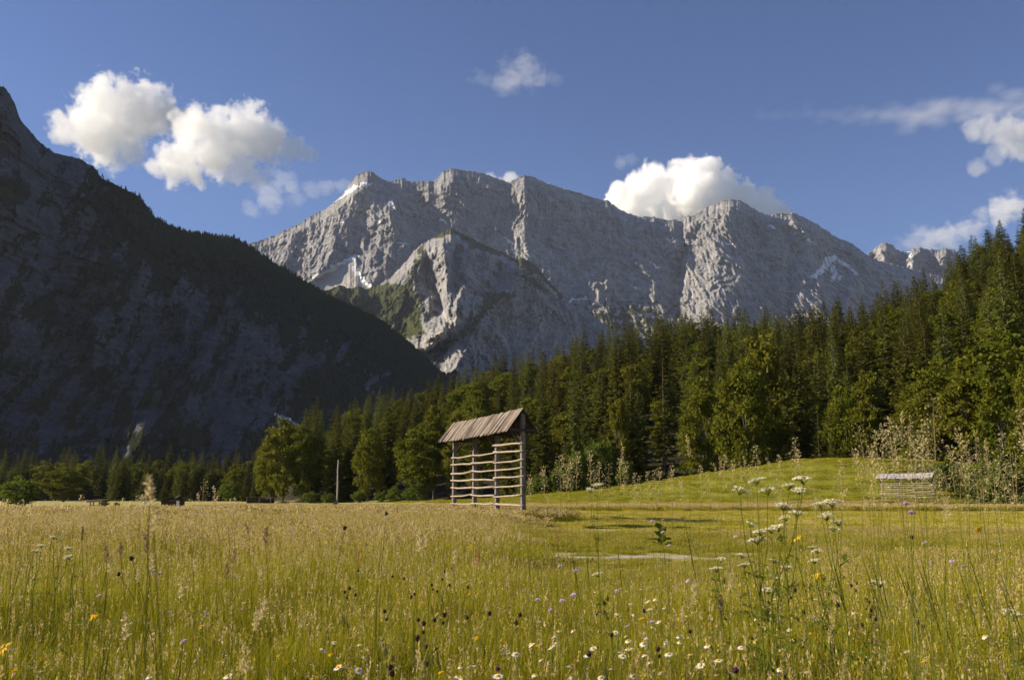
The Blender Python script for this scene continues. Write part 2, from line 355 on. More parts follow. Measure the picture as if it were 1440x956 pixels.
def m_wall(PX, PY, X, Z, slope, D):
    n = fbm(PX / 8, PY / 8, 1, 3)
    snow = np.zeros_like(PX)
    for pts, w in (([(486, 272), (500, 263), (522, 258)], 3.4), ([(465, 287), (486, 274)], 1.6), ([(441, 392), (470, 376), (500, 360)], 4), ([(500, 360), (498, 376), (510, 396), (522, 402)], 4), ([(551, 285), (554, 291)], 4), ([(1144, 390), (1156, 380), (1164, 366), (1172, 364)], 6), ([(1166, 368), (1176, 384), (1170, 394)], 5), ([(1180, 366), (1196, 378), (1206, 384)], 4), ([(1184, 388), (1180, 394)], 3),
                   ([(1137, 336), (1144, 343)], 3), ([(1082, 318), (1090, 322)], 2.6), ([(915, 370), (928, 376)], 2.4), ([(800, 424), (824, 418)], 2), ([(620, 309), (626, 316)], 3.4), ([(712, 336), (716, 340)], 2.4), ([(720, 352), (724, 356)], 2.2), ([(524, 312), (534, 313)], 2), ([(480, 314), (484, 313)], 1.8), ([(892, 404), (900, 408)], 2), ([(1020, 342), (1030, 345)], 1.8), ([(935, 333), (942, 338)], 2), ([(560, 341), (572, 342)], 2)):
        snow = np.maximum(snow, np.clip(1.15 - segdist(PX, PY, pts) / w + .35 * n, 0, 1))
    scree = inpoly(PX, PY, [(500, 358), (440, 394), (430, 420), (540, 420), (522, 404), (506, 392), (498, 376)]) * 1.0
    scree = np.maximum(scree, np.clip(.9 - segdist(PX, PY, [(960, 350), (952, 395), (946, 430)]) / 7, 0, .55))
    veg = np.clip(blob(PX, PY, 880, 452, 120, 40) * .62 + .3 * n * (PY > 405) + blob(PX, PY, 540, 424, 90, 22) + .25 * n, 0, 1) * (PY > 398)
    return dict(veg=veg, snow=snow, scree=scree)
sheet('mountain', np.arange(300, 1420, 1.15), 320, W_RIDGE, [(300, 470), (480, 505), (640, 560), (1420, 560)], [(300, 4200), (500, 4550), (900, 4650), (1420, 4900)], [(300, 3300), (500, 3350), (1420, 3300)], 1.25, d_wall, m_wall, rock_far, 2.6,
      'long pale limestone massif with snow patches walling off the valley head')
# --- far pinnacles to its right
F_RIDGE = [(1140, 400), (1190, 372), (1216, 358), (1228, 350), (1236, 342), (1244, 339), (1252, 342), (1262, 350), (1272, 354), (1282, 350), (1292, 347), (1306, 349), (1318, 350), (1330, 347), (1342, 350), (1352, 362), (1380, 380), (1480, 420)]
def d_far(PX, PY, X, Z, t):
    return crag(X, Z, 5, 220, 60, 5, 4, .6) + tent(PX, PY, [(1244, 342), (1246, 380)], 18, 90) + tent(PX, PY, [(1292, 348), (1280, 385)], 18, 80) + tent(PX, PY, [(1330, 350), (1325, 380)], 12, 50)
def m_far(PX, PY, X, Z, slope, D):
    z = np.zeros_like(PX); snow = z.copy()
    for pts, w in (([(1256, 388), (1266, 380)], 4.5), ([(1276, 374), (1284, 368)], 3), ([(1274, 356), (1280, 360)], 2.4)): snow = np.maximum(snow, np.clip(1.25 - segdist(PX, PY, pts) / w, 0, 1))
    return dict(veg=z, snow=snow, scree=z + .4 * (PY > 395))
sheet('mountain', np.arange(1140, 1480, 1.5), 120, F_RIDGE, 520, [(1140, 5150), (1480, 5300)], [(1140, 4600), (1480, 4600)], 1.2, d_far, m_far, rock_far, 3.4, 'jagged pale pinnacles beyond the end of the long limestone massif')
# --- the craggy spur in front of it
S_RIDGE = [(380, 470), (430, 414), (448, 405), (462, 407), (478, 399), (492, 405), (506, 401), (516, 406), (530, 400), (548, 390), (571, 367), (582, 352), (594, 341), (608, 334), (622, 325), (634, 320), (651, 328), (664, 334), (675, 341), (695, 349), (708, 354), (725, 364), (735, 361), (752, 371), (772, 394), (788, 410), (800, 424), (830, 440), (870, 470), (960, 540), (1000, 560)]
def d_spur(PX, PY, X, Z, t):
    D = crag(X, Z, 11, 150, 46, 6, 4.0, .64) + tent(PX, PY, [(634, 300), (632, 400), (650, 560)], 170, 210, 1.0)
    QX, QY = PX + 7 * fbm(PX / 13, PY / 24, 81, 3), PY + 6 * fbm(PX / 13, PY / 13, 82, 2)
    T = lambda pts, w, a: tent(QX, QY, pts, w, a * 1.5)
    D += T([(590, 345), (578, 400), (560, 420)], 24, 90) + T([(620, 330), (625, 367), (632, 407), (640, 436)], 24, 120) + T([(658, 368), (651, 401), (641, 441), (622, 462)], 20, 95)
    D += T([(671, 397), (661, 427), (630, 460), (594, 486)], 24, 105) + T([(588, 414), (596, 454), (606, 480)], 18, 60) + T([(706, 412), (688, 434), (660, 480), (640, 520)], 26, 110) + T([(735, 362), (728, 400), (716, 440)], 22, 70) + T([(690, 350), (684, 390)], 16, 60)
    D -= T([(599, 350), (608, 387), (618, 427), (631, 452)], 12, 80) + T([(641, 350), (642, 400), (636, 430)], 10, 60) + T([(700, 370), (694, 420)], 12, 50)
    return D
def m_spur(PX, PY, X, Z, slope, D):
    n = fbm(PX / 9, PY / 7, 21, 4); z = np.zeros_like(PX)
    veg = blob(PX, PY, 500, 425, 85, 34) * 1.3 + blob(PX, PY, 560, 424, 34, 22) + blob(PX, PY, 575, 460, 30, 26) + blob(PX, PY, 690, 345, 50, 14) * .8 + blob(PX, PY, 750, 385, 40, 26) * .7
    veg += np.clip(1.2 - segdist(PX, PY, [(612, 334), (634, 323), (660, 334), (700, 352), (760, 378), (790, 412)]) / 7, 0, .8) + np.clip(1.1 - segdist(PX, PY, [(690, 425), (660, 462), (632, 482), (606, 494)]) / 11, 0, .85) + np.clip(1.1 - segdist(PX, PY, [(566, 420), (580, 385), (592, 350)]) / 7, 0, .7)
    veg += blob(PX, PY, 694, 416, 30, 10) + blob(PX, PY, 760, 440, 60, 40) * .45 + np.clip(1 - segdist(PX, PY, [(645, 432), (640, 452)]) / 9, 0, .6)
    veg = np.clip(veg + .33 * n - .12, 0, 1) * (1 - .85 * np.clip(1.2 - segdist(PX, PY, [(660, 430), (630, 464), (592, 487)]) / 7, 0, 1))
    scree = np.clip(1.25 - segdist(PX, PY, [(655, 440), (630, 464), (592, 487)]) / 6, 0, 1) + np.clip(1 - segdist(PX, PY, [(622, 440), (640, 462)]) / 5, 0, .7)
    return dict(veg=veg, snow=z, scree=np.clip(scree, 0, 1))
sheet('mountain', np.arange(380, 1000, 1.1), 270, S_RIDGE, [(380, 600), (1000, 600)], [(380, 3500), (560, 3900), (640, 3850), (1000, 3500)], [(380, 2900), (640, 2950), (1000, 2900)], 1.15, d_spur, m_spur, rock_far, 2.4, 'ribbed pale crag with green ledges standing before the limestone massif')
# --- the dark mountain on the left
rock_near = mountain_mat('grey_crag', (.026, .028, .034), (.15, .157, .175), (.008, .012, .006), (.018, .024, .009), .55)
L_RIDGE = [(-420, -60), (-200, 40), (-90, 92), (-30, 108), (0, 120), (8, 124), (14, 131), (22, 148), (29, 168), (42, 183), (52, 195), (64, 205), (80, 215), (96, 218), (111, 222), (131, 233), (144, 250), (174, 264), (194, 275), (208, 290), (216, 304), (236, 315), (256, 323), (280, 328), (310, 332), (335, 336), (348, 344), (378, 364), (418, 388), (462, 415), (507, 434), (541, 453), (574, 480), (594, 496), (618, 520), (660, 552), (720, 600), (780, 640)]
def d_left(PX, PY, X, Z, t):
    w = 40 * perlin(X / 160, Z / 160, 31)
    D = 1.2 * crag(X + .35 * Z, Z, 32, 230, 60, 6, 4.2, .66, .12)
    D *= .55 + .45 * sstep(620, 380, PX)
    D += tent(PX, PY, [(14, 130), (30, 200), (20, 330)], 60, 60) + tent(PX, PY, [(150, 365), (150, 420), (130, 500)], 45, 60) + tent(PX, PY, [(212, 560), (204, 590), (200, 618)], 36, 105, .75) + tent(PX, PY, [(292, 490), (268, 550), (252, 610)], 30, 120) + tent(PX, PY, [(266, 440), (258, 462)], 18, 80) + tent(PX, PY, [(222, 530), (214, 560)], 16, 60) + tent(PX, PY, [(20, 395), (8, 430)], 20, 70)
    D -= tent(PX, PY, [(215, 380), (200, 470), (150, 540)], 40, 45) + tent(PX, PY, [(70, 420), (120, 520), (150, 620)], 40, 40)
    return D
def m_left(PX, PY, X, Z, slope, D):
    n = fbm((PX + .5 * PY) / 24, PY / 46, 41, 4); n2 = fbm((PX + .4 * PY) / 6, PY / 13, 42, 3); z = np.zeros_like(PX)
    up = interp(PX[0], L_RIDGE)[None]
    band = sstep(120, 30, PY - up) * sstep(95, 190, PX)                     # wood along the crest
    rock = blob(PX, PY, 20, 230, 75, 120) + blob(PX, PY, 70, 360, 110, 90) * .75 + blob(PX, PY, 250, 440, 95, 70) * .8 + blob(PX, PY, 110, 500, 150, 60) * .55 + blob(PX, PY, 330, 520, 80, 90) * .75 + blob(PX, PY, 60, 590, 150, 60) * .65 + blob(PX, PY, 205, 590, 18, 26) + blob(PX, PY, 420, 500, 60, 50) * .5 + blob(PX, PY, 560, 490, 60, 40) * .5 + blob(PX, PY, 330, 600, 60, 50) * .6 + blob(PX, PY, 100, 240, 50, 30) * .7
    sl = np.clip((slope - np.median(slope)) / .16, -1.2, 1.2)               # ledges carry wood, walls stay bare
    veg = np.clip(.76 - .56 * rock + band * .7 + .85 * n + .4 * n2 - .1 * sl, 0, 1)
    veg = np.maximum(veg, np.clip(blob(PX, PY, 15, 270, 34, 26) + blob(PX, PY, 150, 380, 30, 22) + blob(PX, PY, 460, 560, 60, 60), 0, 1))
    snow = np.clip(1.3 - segdist(PX, PY, [(388, 583), (402, 590), (416, 597)]) / 3.6, 0, 1)
    return dict(veg=veg, snow=snow, scree=z)
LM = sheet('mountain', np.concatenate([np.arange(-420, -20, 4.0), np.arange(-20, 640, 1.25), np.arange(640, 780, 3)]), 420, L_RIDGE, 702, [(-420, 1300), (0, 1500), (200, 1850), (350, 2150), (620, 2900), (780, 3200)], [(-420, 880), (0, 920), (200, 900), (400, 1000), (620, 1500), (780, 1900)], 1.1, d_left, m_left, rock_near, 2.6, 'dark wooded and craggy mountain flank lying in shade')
# ------------------------------------------------------------------ haze and clouds
def vol(name, dens, color, aniso=0.0):
    m = bpy.data.materials.new(name); m.use_nodes = True; t = m.node_tree; t.nodes.clear()
    o = t.nodes.new('ShaderNodeOutputMaterial'); v = t.nodes.new('ShaderNodeVolumePrincipled')
    v.inputs['Density'].default_value = dens; v.inputs['Color'].default_value = (*color, 1); v.inputs['Anisotropy'].default_value = aniso
    t.links.new(v.outputs[0], o.inputs['Volume']); return m, t, v
hz = MB(); hz.box((0, 0, -4), (0, 0, 2150), 12600, 12600, (0, 1, 0))
hm, _, _ = vol('haze_air', 2.0e-5, (.70, .78, 1.0), .1)
ho = obj('haze', hz.mesh('haze', hm)); tag(ho, 'thin blue mountain haze filling the valley air', 'haze', kind='stuff')

def cloud_group():
    """a node tree that turns a handful of loose points (with radii) into a voxel grid of cloud density"""
    g = bpy.data.node_groups.new('cloud_growth', 'GeometryNodeTree')
    itf = g.interface
    itf.new_socket('Geometry', in_out='INPUT', socket_type='NodeSocketGeometry')
    for nm, d in (('Min', 0), ('Max', 0)): itf.new_socket(nm, in_out='INPUT', socket_type='NodeSocketVector')
    for nm in ('Scale', 'Erode', 'Gain', 'Fine'): itf.new_socket(nm, in_out='INPUT', socket_type='NodeSocketFloat')
    for nm in ('ResX', 'ResY', 'ResZ'): itf.new_socket(nm, in_out='INPUT', socket_type='NodeSocketInt')
    itf.new_socket('Material', in_out='INPUT', socket_type='NodeSocketMaterial')
    itf.new_socket('Geometry', in_out='OUTPUT', socket_type='NodeSocketGeometry')
    N, L = g.nodes, g.links
    gi = N.new('NodeGroupInput'); go = N.new('NodeGroupOutput')
    pos = N.new('GeometryNodeInputPosition')
    def mth(op, a, b=None, clamp=False):
        n = N.new('ShaderNodeMath'); n.operation = op; n.use_clamp = clamp
        for i, x in enumerate((a, b)):
            if x is None: continue
            if isinstance(x, (int, float)): n.inputs[i].default_value = x
            else: L.new(x, n.inputs[i])
        return n.outputs[0]
    def noise(sc, det, rough, w):
        n = N.new('ShaderNodeTexNoise'); n.inputs['Detail'].default_value = det; n.inputs['Roughness'].default_value = rough
        L.new(pos.outputs[0], n.inputs['Vector']); L.new(sc, n.inputs['Scale']); return n.outputs[0]
    # soft union over the points: each point's own falloff, the largest kept
    near = N.new('GeometryNodeSampleNearest'); near.domain = 'POINT'; L.new(gi.outputs['Geometry'], near.inputs[0]); L.new(pos.outputs[0], near.inputs[1])
    def samp(nm, vec=False):
        s = N.new('GeometryNodeSampleIndex'); s.data_type = 'FLOAT_VECTOR' if vec else 'FLOAT'; s.domain = 'POINT'
        L.new(gi.outputs['Geometry'], s.inputs[0]); L.new(near.outputs[0], s.inputs['Index'])
        if vec: L.new(pos.outputs[0], s.inputs[1])
        else:
            a = N.new('GeometryNodeInputNamedAttribute'); a.data_type = 'FLOAT'; a.inputs[0].default_value = nm; L.new(a.outputs[0], s.inputs[1])
        return s.outputs[0]
    d = N.new('ShaderNodeVectorMath'); d.operation = 'DISTANCE'; L.new(pos.outputs[0], d.inputs[0]); L.new(samp('', True), d.inputs[1])
    S = mth('SUBTRACT', 1.0, mth('DIVIDE', d.outputs['Value'], samp('radius_m')))
    n1 = mth('MULTIPLY', mth('SUBTRACT', noise(gi.outputs['Scale'], 8, .66, 0), .5), gi.outputs['Erode'])
    f = mth('ADD', S, n1)
    dens = mth('MULTIPLY', mth('MULTIPLY', f, gi.outputs['Gain']), 1.0, clamp=True)
    dens = mth('MULTIPLY', dens, samp('dense'))
    vc = N.new('GeometryNodeVolumeCube'); L.new(dens, vc.inputs['Density']); L.new(gi.outputs['Min'], vc.inputs['Min']); L.new(gi.outputs['Max'], vc.inputs['Max'])
    for a, b in (('ResX', 'Resolution X'), ('ResY', 'Resolution Y'), ('ResZ', 'Resolution Z')): L.new(gi.outputs[a], vc.inputs[b])
    sm = N.new('GeometryNodeSetMaterial'); L.new(vc.outputs[0], sm.inputs[0]); L.new(gi.outputs['Material'], sm.inputs['Material']); L.new(sm.outputs[0], go.inputs[0])
    return g
CG = cloud_group()
CD = 9800.0; PXM = CD / 1299                    # clouds stand beyond the range; metres per pixel there
def cloud(label, blobs, erode, scale, gain, dens, vox=1.3, depth=.7, squash=1.0, gk=2.0, grow=1.3, near=0):
    """blobs: px, py, radius px, density 0..1"""
    r = np.random.default_rng(len(label) + len(blobs)); PXM = (CD - near) / 1299
    P, RA, DE = [], [], []
    for px, py, rad, de in blobs:
        n = 3 if rad > 8 else 1
        for k in range(n):
            x, y, z = at(px + (k > 0) * r.normal() * rad * .35, py + (k > 0) * r.normal() * rad * .25, CD - near)
            P.append((x, y + (k > 0) * r.normal() * rad * PXM * depth, z)); RA.append(rad * grow * PXM * (1 if k == 0 else r.uniform(.6, .85))); DE.append(de)
    P = np.array(P); c = P.mean(0); RA = np.array(RA); P[:, 2] = c[2] + (P[:, 2] - c[2]) / squash
    me = bpy.data.meshes.new('cloud'); me.vertices.add(len(P)); me.vertices.foreach_set('co', (P - c).astype(np.float32).ravel())
    for k, a in (('radius_m', RA), ('dense', DE)): q = me.attributes.new(k, 'FLOAT', 'POINT'); q.data.foreach_set('value', np.asarray(a, np.float32))
    m, t, v = vol('cloud_vapour', dens * .36, (1, 1, 1), 0.0)
    me.materials.append(m)
    o = obj('cloud', me, loc=c); o.scale = (1, 1, squash); tag(o, label, 'cloud', 'fair weather clouds', 'stuff')
    lo = (P - c - RA[:, None] * 1.35).min(0); hi = (P - c + RA[:, None] * 1.35).max(0)
    md = o.modifiers.new('growth', 'NODES'); md.node_group = CG
    ids = {i.name: i.identifier for i in CG.interface.items_tree if i.in_out == 'INPUT'}
    res = np.maximum((hi - lo) / (PXM * vox), 8).astype(int)
    for k, val in (('Min', lo.tolist()), ('Max', hi.tolist()), ('Scale', scale * 2.0), ('Erode', erode * 1.9), ('Gain', gain * gk), ('ResX', int(res[0])), ('ResY', max(int(res[1] * .6), 8)), ('ResZ', int(res[2])), ('Material', m)): md[ids[k]] = val
    return o
cloud('big white cloud nearest to the dark mountain ridge',
      [(118, 178, 30, 1), (150, 158, 34, 1), (185, 152, 32, 1), (212, 152, 28, 1), (238, 160, 20, .9), (150, 195, 26, .8), (182, 185, 26, .8), (98, 186, 18, .7), (158, 218, 16, .5), (186, 212, 16, .5), (256, 164, 14, .8), (246, 172, 14, .8), (258, 180, 14, .8)], 2.2, .0026, 2.6, .018, 1.2, .7, 1.0, 2.0, 1.3)
cloud('big white cloud slanting down beside the first, wisps trailing from it',
      [(268, 176, 22, 1), (292, 180, 28, 1), (325, 188, 32, 1), (352, 196, 30, 1), (300, 210, 32, 1), (262, 226, 26, .95), (238, 236, 18, .9), (335, 220, 30, .9), (375, 206, 24, .9), (402, 216, 15, .7), (424, 214, 13, .7), (438, 222, 10, .5), (364, 248, 16, .5), (222, 242, 12, .8)], 2.2, .0026, 2.6, .018, 1.2, .7, 1.0, 2.0, 1.3, 1500)
cloud('torn wisps trailing below the big two lobed cloud', [(378, 275, 15, .6), (400, 250, 12, .5), (372, 262, 9, .5), (352, 290, 10, .35), (440, 270, 9, .4), (460, 266, 10, .45), (480, 262, 8, .35), (418, 280, 9, .35), (388, 262, 10, .5), (408, 262, 9, .5)], 2.0, .0032, 3.0, .009, 1.2, .7, .7, 1.0, 1.9, 2700)
cloud('dense white cumulus swelling behind the massif', [(870, 279, 20, 1), (900, 273, 28, 1), (930, 266, 32, 1), (960, 263, 34, 1), (990, 266, 32, 1), (1018, 273, 28, 1), (1045, 283, 24, 1), (1072, 289, 22, 1), (1092, 299, 14, 1), (950, 296, 40, 1), (900, 301, 30, 1), (1000, 301, 40, 1), (1060, 311, 30, 1)], 1.0, .0030, 4.0, .04)
cloud('small cloud tip peeping over the highest crest', [(690, 253, 9, 1), (705, 263, 12, .9), (720, 256, 12, 1), (730, 263, 10, .9)], .9, .004, 3, .014)
cloud('small thin cloud alone high in the blue', [(725, 108, 22, .55), (705, 115, 15, .35), (755, 112, 16, .35), (780, 112, 10, .2), (680, 112, 12, .2), (740, 106, 16, .45), (712, 108, 16, .45)], 2.4, .0020, 1.6, .006, 1.2, .7, .42, 1.0, 1.8)
cloud('tiny faint cloud left of the cumulus', [(872, 227, 9, .35), (886, 225, 8, .3)], 1.5, .004, 1.5, .006)
cloud('long thin veil of cloud with a brighter lump under it',
      [(x, 163 - 8 * (x - 1090) / 350 + 3 * math.sin(x / 37), 13 + 17 * sstep(1080, 1360, x), .06 + .30 * float(sstep(1090, 1400, x))) for x in range(1070, 1520, 22)] + [(x, 148, 20, .22) for x in range(1300, 1500, 24)], 1.1, .0016, 1.0, .007, 1.5, .7, .42, 1.2)
cloud('bright ragged lump of cloud under the long thin veil', [(1388, 182, 18, .8), (1410, 188, 24, .9), (1436, 192, 26, .9), (1372, 192, 10, .5), (1376, 235, 12, .5), (1405, 214, 14, .5), (1420, 205, 16, .7), (1460, 190, 26, .8)], 1.5, .0026, 2.0, .009)
cloud('low ragged cloud bank over the far pinnacles', [(1405, 298, 17, .9), (1385, 302, 10, .5), (1340, 330, 16, .5), (1310, 336, 16, .45), (1285, 342, 14, .4), (1365, 325, 12, .45), (1268, 346, 10, .3)], 2.4, .003, 2.0, .010, 1.2, .7, .75, 1.1, 1.7)
# ------------------------------------------------------------------ trees
def norm(a): return a / (np.linalg.norm(a, axis=-1, keepdims=True) + 1e-9)
def kites(B, D, S, L, W, fold=.15):
    """one slim four-cornered leaf or twig per row: base, two shoulders, tip"""
    D, S = norm(D), norm(S); U = np.cross(D, S)
    m = B + D * (L * .45)[:, None] - U * (fold * L)[:, None] * .5
    V = np.stack([B, m + S * (W / 2)[:, None], B + D * L[:, None] - U * (fold * L)[:, None], m - S * (W / 2)[:, None]], 1).reshape(-1, 3)
    return V, np.arange(len(B) * 4).reshape(-1, 4)
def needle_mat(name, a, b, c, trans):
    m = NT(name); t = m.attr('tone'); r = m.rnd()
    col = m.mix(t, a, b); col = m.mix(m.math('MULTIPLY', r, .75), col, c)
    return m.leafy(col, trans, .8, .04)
def bark_mat(name, a, b):
    m = NT(name); p = m.scale(m.objco(), (1, 1, .2)); n = m.noise(p, 9, 5, .7)
    m.pbr(m.mix(m.ramp(n, .35, .65), a, b), .95, .1, m.bump(n, .8, .06)); return m.m
M_SPR = needle_mat('spruce_needles', (.040, .050, .012), (.130, .130, .020), (.135, .130, .022), .32)
M_LAR = needle_mat('larch_needles', (.075, .10, .018), (.155, .168, .032), (.13, .145, .028), .42)
M_BRD = needle_mat('broad_leaves', (.060, .085, .009), (.165, .172, .018), (.16, .15, .018), .4)
M_BSH = needle_mat('bush_leaves', (.07, .105, .014), (.17, .21, .03), (.12, .15, .03), .42)
M_BRK = bark_mat('conifer_bark', (.07, .055, .045), (.16, .13, .105)); M_BRB = bark_mat('broadleaf_bark', (.10, .085, .07), (.24, .21, .18))

def conifer(seed, h, Rm, nw, nb, bare, dens, tw, droop, mat, shape=.85, hang=.5):
    r = np.random.default_rng(seed)
    B, D, S, L, Wd, T = [], [], [], [], [], []
    for i in range(nw):
        zf = bare + (1 - bare) * (i + r.uniform(-.3, .3)) / nw
        if zf > .985: continue
        k = max(3, int(nb * (1 - .35 * zf) + r.uniform(-1, 1)))
        a0 = r.uniform(0, 6.28); lean = .86 + .14 * np.sin(a0 * 3)
        for j in range(k):
            az_ = a0 + 6.283 * j / k + r.normal() * .22
            ln = (Rm * (1 - zf) ** shape * min(1, .55 + (zf - bare) * 4) + .12) * r.uniform(.66, 1.12) * (1 + .42 * float(perlin(math.cos(az_) * 1.1 + seed, math.sin(az_) * 1.1, zf * h / 3.4)))
            el = -droop * (1 - zf) + .35 * zf ** 2 + r.normal() * .07
            d = np.array([math.cos(az_), math.sin(az_), 0]); sd = np.array([-d[1], d[0], 0])
            ns = max(3, int(ln / dens))
            u = (np.arange(ns) + r.uniform(0, 1, ns)) / ns; u = .12 + .88 * u
            P = d[None] * (ln * u)[:, None]; P[:, 2] = h * zf + ln * (math.tan(el) * u + .16 * u * u - .1 * (1 - zf) * u)
            for side in (-1, 1, 0):
                wv = r.normal(size=(ns, 3)) * .18
                if side: dr = d[None] * .75 + sd[None] * side * .8 + wv
                else: dr = d[None] * .8 + wv * .6
                dr[:, 2] -= hang * (1.0 if side else .6) * r.uniform(.3, 1.2, ns)
                B.append(P); D.append(dr); L.append(tw * r.uniform(.6, 1.25, ns) * (1 - .45 * u) * (.08 + .92 * (1 - zf) ** .5))
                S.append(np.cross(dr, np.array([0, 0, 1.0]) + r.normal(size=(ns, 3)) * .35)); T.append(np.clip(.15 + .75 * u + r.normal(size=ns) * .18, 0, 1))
    n = 26; B.append(np.stack([r.normal(size=n) * .03, r.normal(size=n) * .03, h * (.945 + .045 * r.random(n))], 1)); dr = r.normal(size=(n, 3)); dr *= .45; dr[:, 2] = np.abs(dr[:, 2]) * 1.3 + .6
    D.append(dr); S.append(np.cross(dr, r.normal(size=(n, 3)))); L.append(r.uniform(.12, .3, n)); T.append(np.full(n, .8))
    B, D, S, L, T = map(np.concatenate, (B, D, S, L, T))
    V, F = kites(B, D, S, L, L * r.uniform(.4, .62, len(L)), .12)
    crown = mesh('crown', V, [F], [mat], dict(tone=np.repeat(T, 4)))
    t = MB(); z = np.linspace(0, .97, 9); t.tube(np.stack([.12 * np.sin(z * 4 + seed), .1 * np.cos(z * 3 + seed), z * h], 1), .0105 * h * (1 - z) ** .9 + .02, 7)
    return t.mesh('trunk', M_BRK, True), crown
def broadleaf(seed, h, Rm, base, n_cl, n_lf, leaf, mat, squash=1.0, multi=False):
    r = np.random.default_rng(seed); t = MB()
    hc = h * (base + (1 - base) / 2); rz = h * (1 - base) / 2
    # clumps through the crown's volume, thicker towards the outside
    c = norm(r.normal(size=(n_cl, 3))) * (r.uniform(.18, 1, n_cl) ** .45)[:, None]
    c[:, 2] = c[:, 2] * squash
    lum = 1 + .28 * perlin(c[:, 0] * 1.7 + seed, c[:, 1] * 1.7, c[:, 2] * 1.7)
    taper = 1 - .30 * np.clip(c[:, 2], 0, 1) - .18 * np.clip(-c[:, 2], 0, 1)
    cc = np.stack([c[:, 0] * Rm * lum * taper, c[:, 1] * Rm * lum * taper, hc + c[:, 2] * rz * (.94 + .1 * lum)], 1)
    rad = Rm * r.uniform(.16, .34, n_cl)
    k = np.repeat(np.arange(n_cl), n_lf); n = len(k)
    off = norm(r.normal(size=(n, 3))) * (r.random(n) ** .5)[:, None] * rad[k][:, None]; off[:, 2] *= .62
    B = cc[k] + off; D = off / rad[k][:, None] + r.normal(size=(n, 3)) * .6; D[:, 2] -= .25
    L = leaf * r.uniform(.6, 1.3, n); S = np.cross(D, r.normal(size=(n, 3)))
    V, F = kites(B, D, S, L, L * r.uniform(.5, .8, n), .2)
    T = np.clip(np.repeat(r.random(n_cl), n_lf) * .6 + r.random(n) * .4, 0, 1)
    crown = mesh('crown', V, [F], [mat], dict(tone=np.repeat(T, 4)))
    top = h * (base + .55 * (1 - base))
    stems = [(0, 0)] if not multi else [(r.normal() * .12, r.normal() * .12) for _ in range(4)]
    for sx, sy in stems:
        z = np.linspace(0, 1, 6); t.tube(np.stack([sx * (1 + 6 * z) + .1 * np.sin(z * 5 + seed), sy * (1 + 6 * z) + .1 * np.cos(z * 4), z * top], 1), (.017 if not multi else .009) * h * (1 - .75 * z), 7)
    for i in r.choice(n_cl, min(n_cl, 16), replace=False):
        z0 = min(cc[i, 2] * .8, top * .95) * r.uniform(.6, .95); p0 = np.array([0, 0, z0]); p1 = cc[i]; u = np.linspace(0, 1, 4)[:, None]
        P = p0 + (p1 - p0) * u; P[:, 2] -= .12 * h * .3 * np.sin(u[:, 0] * 3.14); t.tube(P, .0055 * h * (1 - .8 * u[:, 0]) + .01, 5)
    return t.mesh('trunk', M_BRB, True), crown
PROTO = {
    'spruce': [conifer(100 + i, 25, Rm, nw, nb, bare, .38, 1.6, dr, M_SPR, sh, .6) for i, (Rm, nw, nb, bare, dr, sh) in enumerate([(4.9, 46, 8, .05, .42, .84), (4.4, 48, 8, .07, .5, .78), (5.4, 44, 8, .04, .36, .92), (4.2, 48, 8, .08, .5, .76), (4.8, 44, 8, .10, .3, .72), (5.5, 44, 8, .04, .45, .82)])],
    'pine': [conifer(140, 24, 4.6, 32, 7, .12, .4, 1.2, .12, M_SPR, .72, .3)],
    'larch': [conifer(120 + i, 25, Rm, 40, 7, bare, .36, 1.45, .30, M_LAR, sh, .95) for i, (Rm, bare, sh) in enumerate([(4.1, .10, .75), (3.6, .14, .7), (4.6, .08, .8)])],
    'young_spruce': [conifer(130 + i, 9, 2.0, 28, 8, .02, .22, .65, .25, M_SPR, .95, .4) for i in range(2)],
    'broadleaf': [broadleaf(150 + i, 20, Rm, b, ncl, 84, .62, M_BRD, sq) for i, (Rm, b, ncl, sq) in enumerate([(5.2, .10, 96, 1), (4.2, .14, 84, 1.02), (5.8, .07, 104, .98), (3.5, .16, 74, 1.02)])],
    'bush': [broadleaf(170 + i, 4, 1.9, .02, 44, 62, .30, M_BSH, 1, True) for i in range(3)],
}
PH = dict(spruce=25, pine=24, larch=25, young_spruce=9, broadleaf=20, bush=4)
PW = dict(spruce=4.3, pine=4.6, larch=4.1, young_spruce=2.0, broadleaf=4.8, bush=2.0)
TREES = []
def plant(kind, X, Y, h, wide=1.0, z=None, var=None, name=None, row='', look=''):
    r = rng
    ps = PROTO[kind]; tr, cr = ps[var if var is not None else int(r.integers(len(ps)))]
    z = float(ground_z(X, Y)) - .1 if z is None else z
    e = empty(name or {'broadleaf': 'broadleaf_tree', 'pine': 'pine_tree', 'spruce': 'spruce_tree', 'larch': 'larch_tree'}.get(kind, kind), (X, Y, z), r.uniform(0, 6.28))
    s = h / PH[kind]; e.scale = (s * wide, s * wide, s)
    obj('trunk', tr, e); obj('crown', cr, e)
    px, py = topix(X, Y, z + h)
    TREES.append(dict(o=e, kind=kind, px=float(px), py=float(py), Y=Y, h=h, wide=wide, row=row, look=look)); return e
def plant_px(kind, px, top, Y, width_px=None, row='front', look='', **kw):
    s, t = ray(px, 690); X = float(s * Y)
    for _ in range(3): X = float(ray(px, top)[0] * Y)
    z = float(ground_z(X, Y)) - .1; h = float(EYE + ray(px, top)[1] * Y - z)
    wide = 1.0 if width_px is None else (width_px / 2 / 1299 * Y) / (PW[kind] * h / PH[kind])
    return plant(kind, X, Y, h, wide, z, row=row, look=look, **kw)
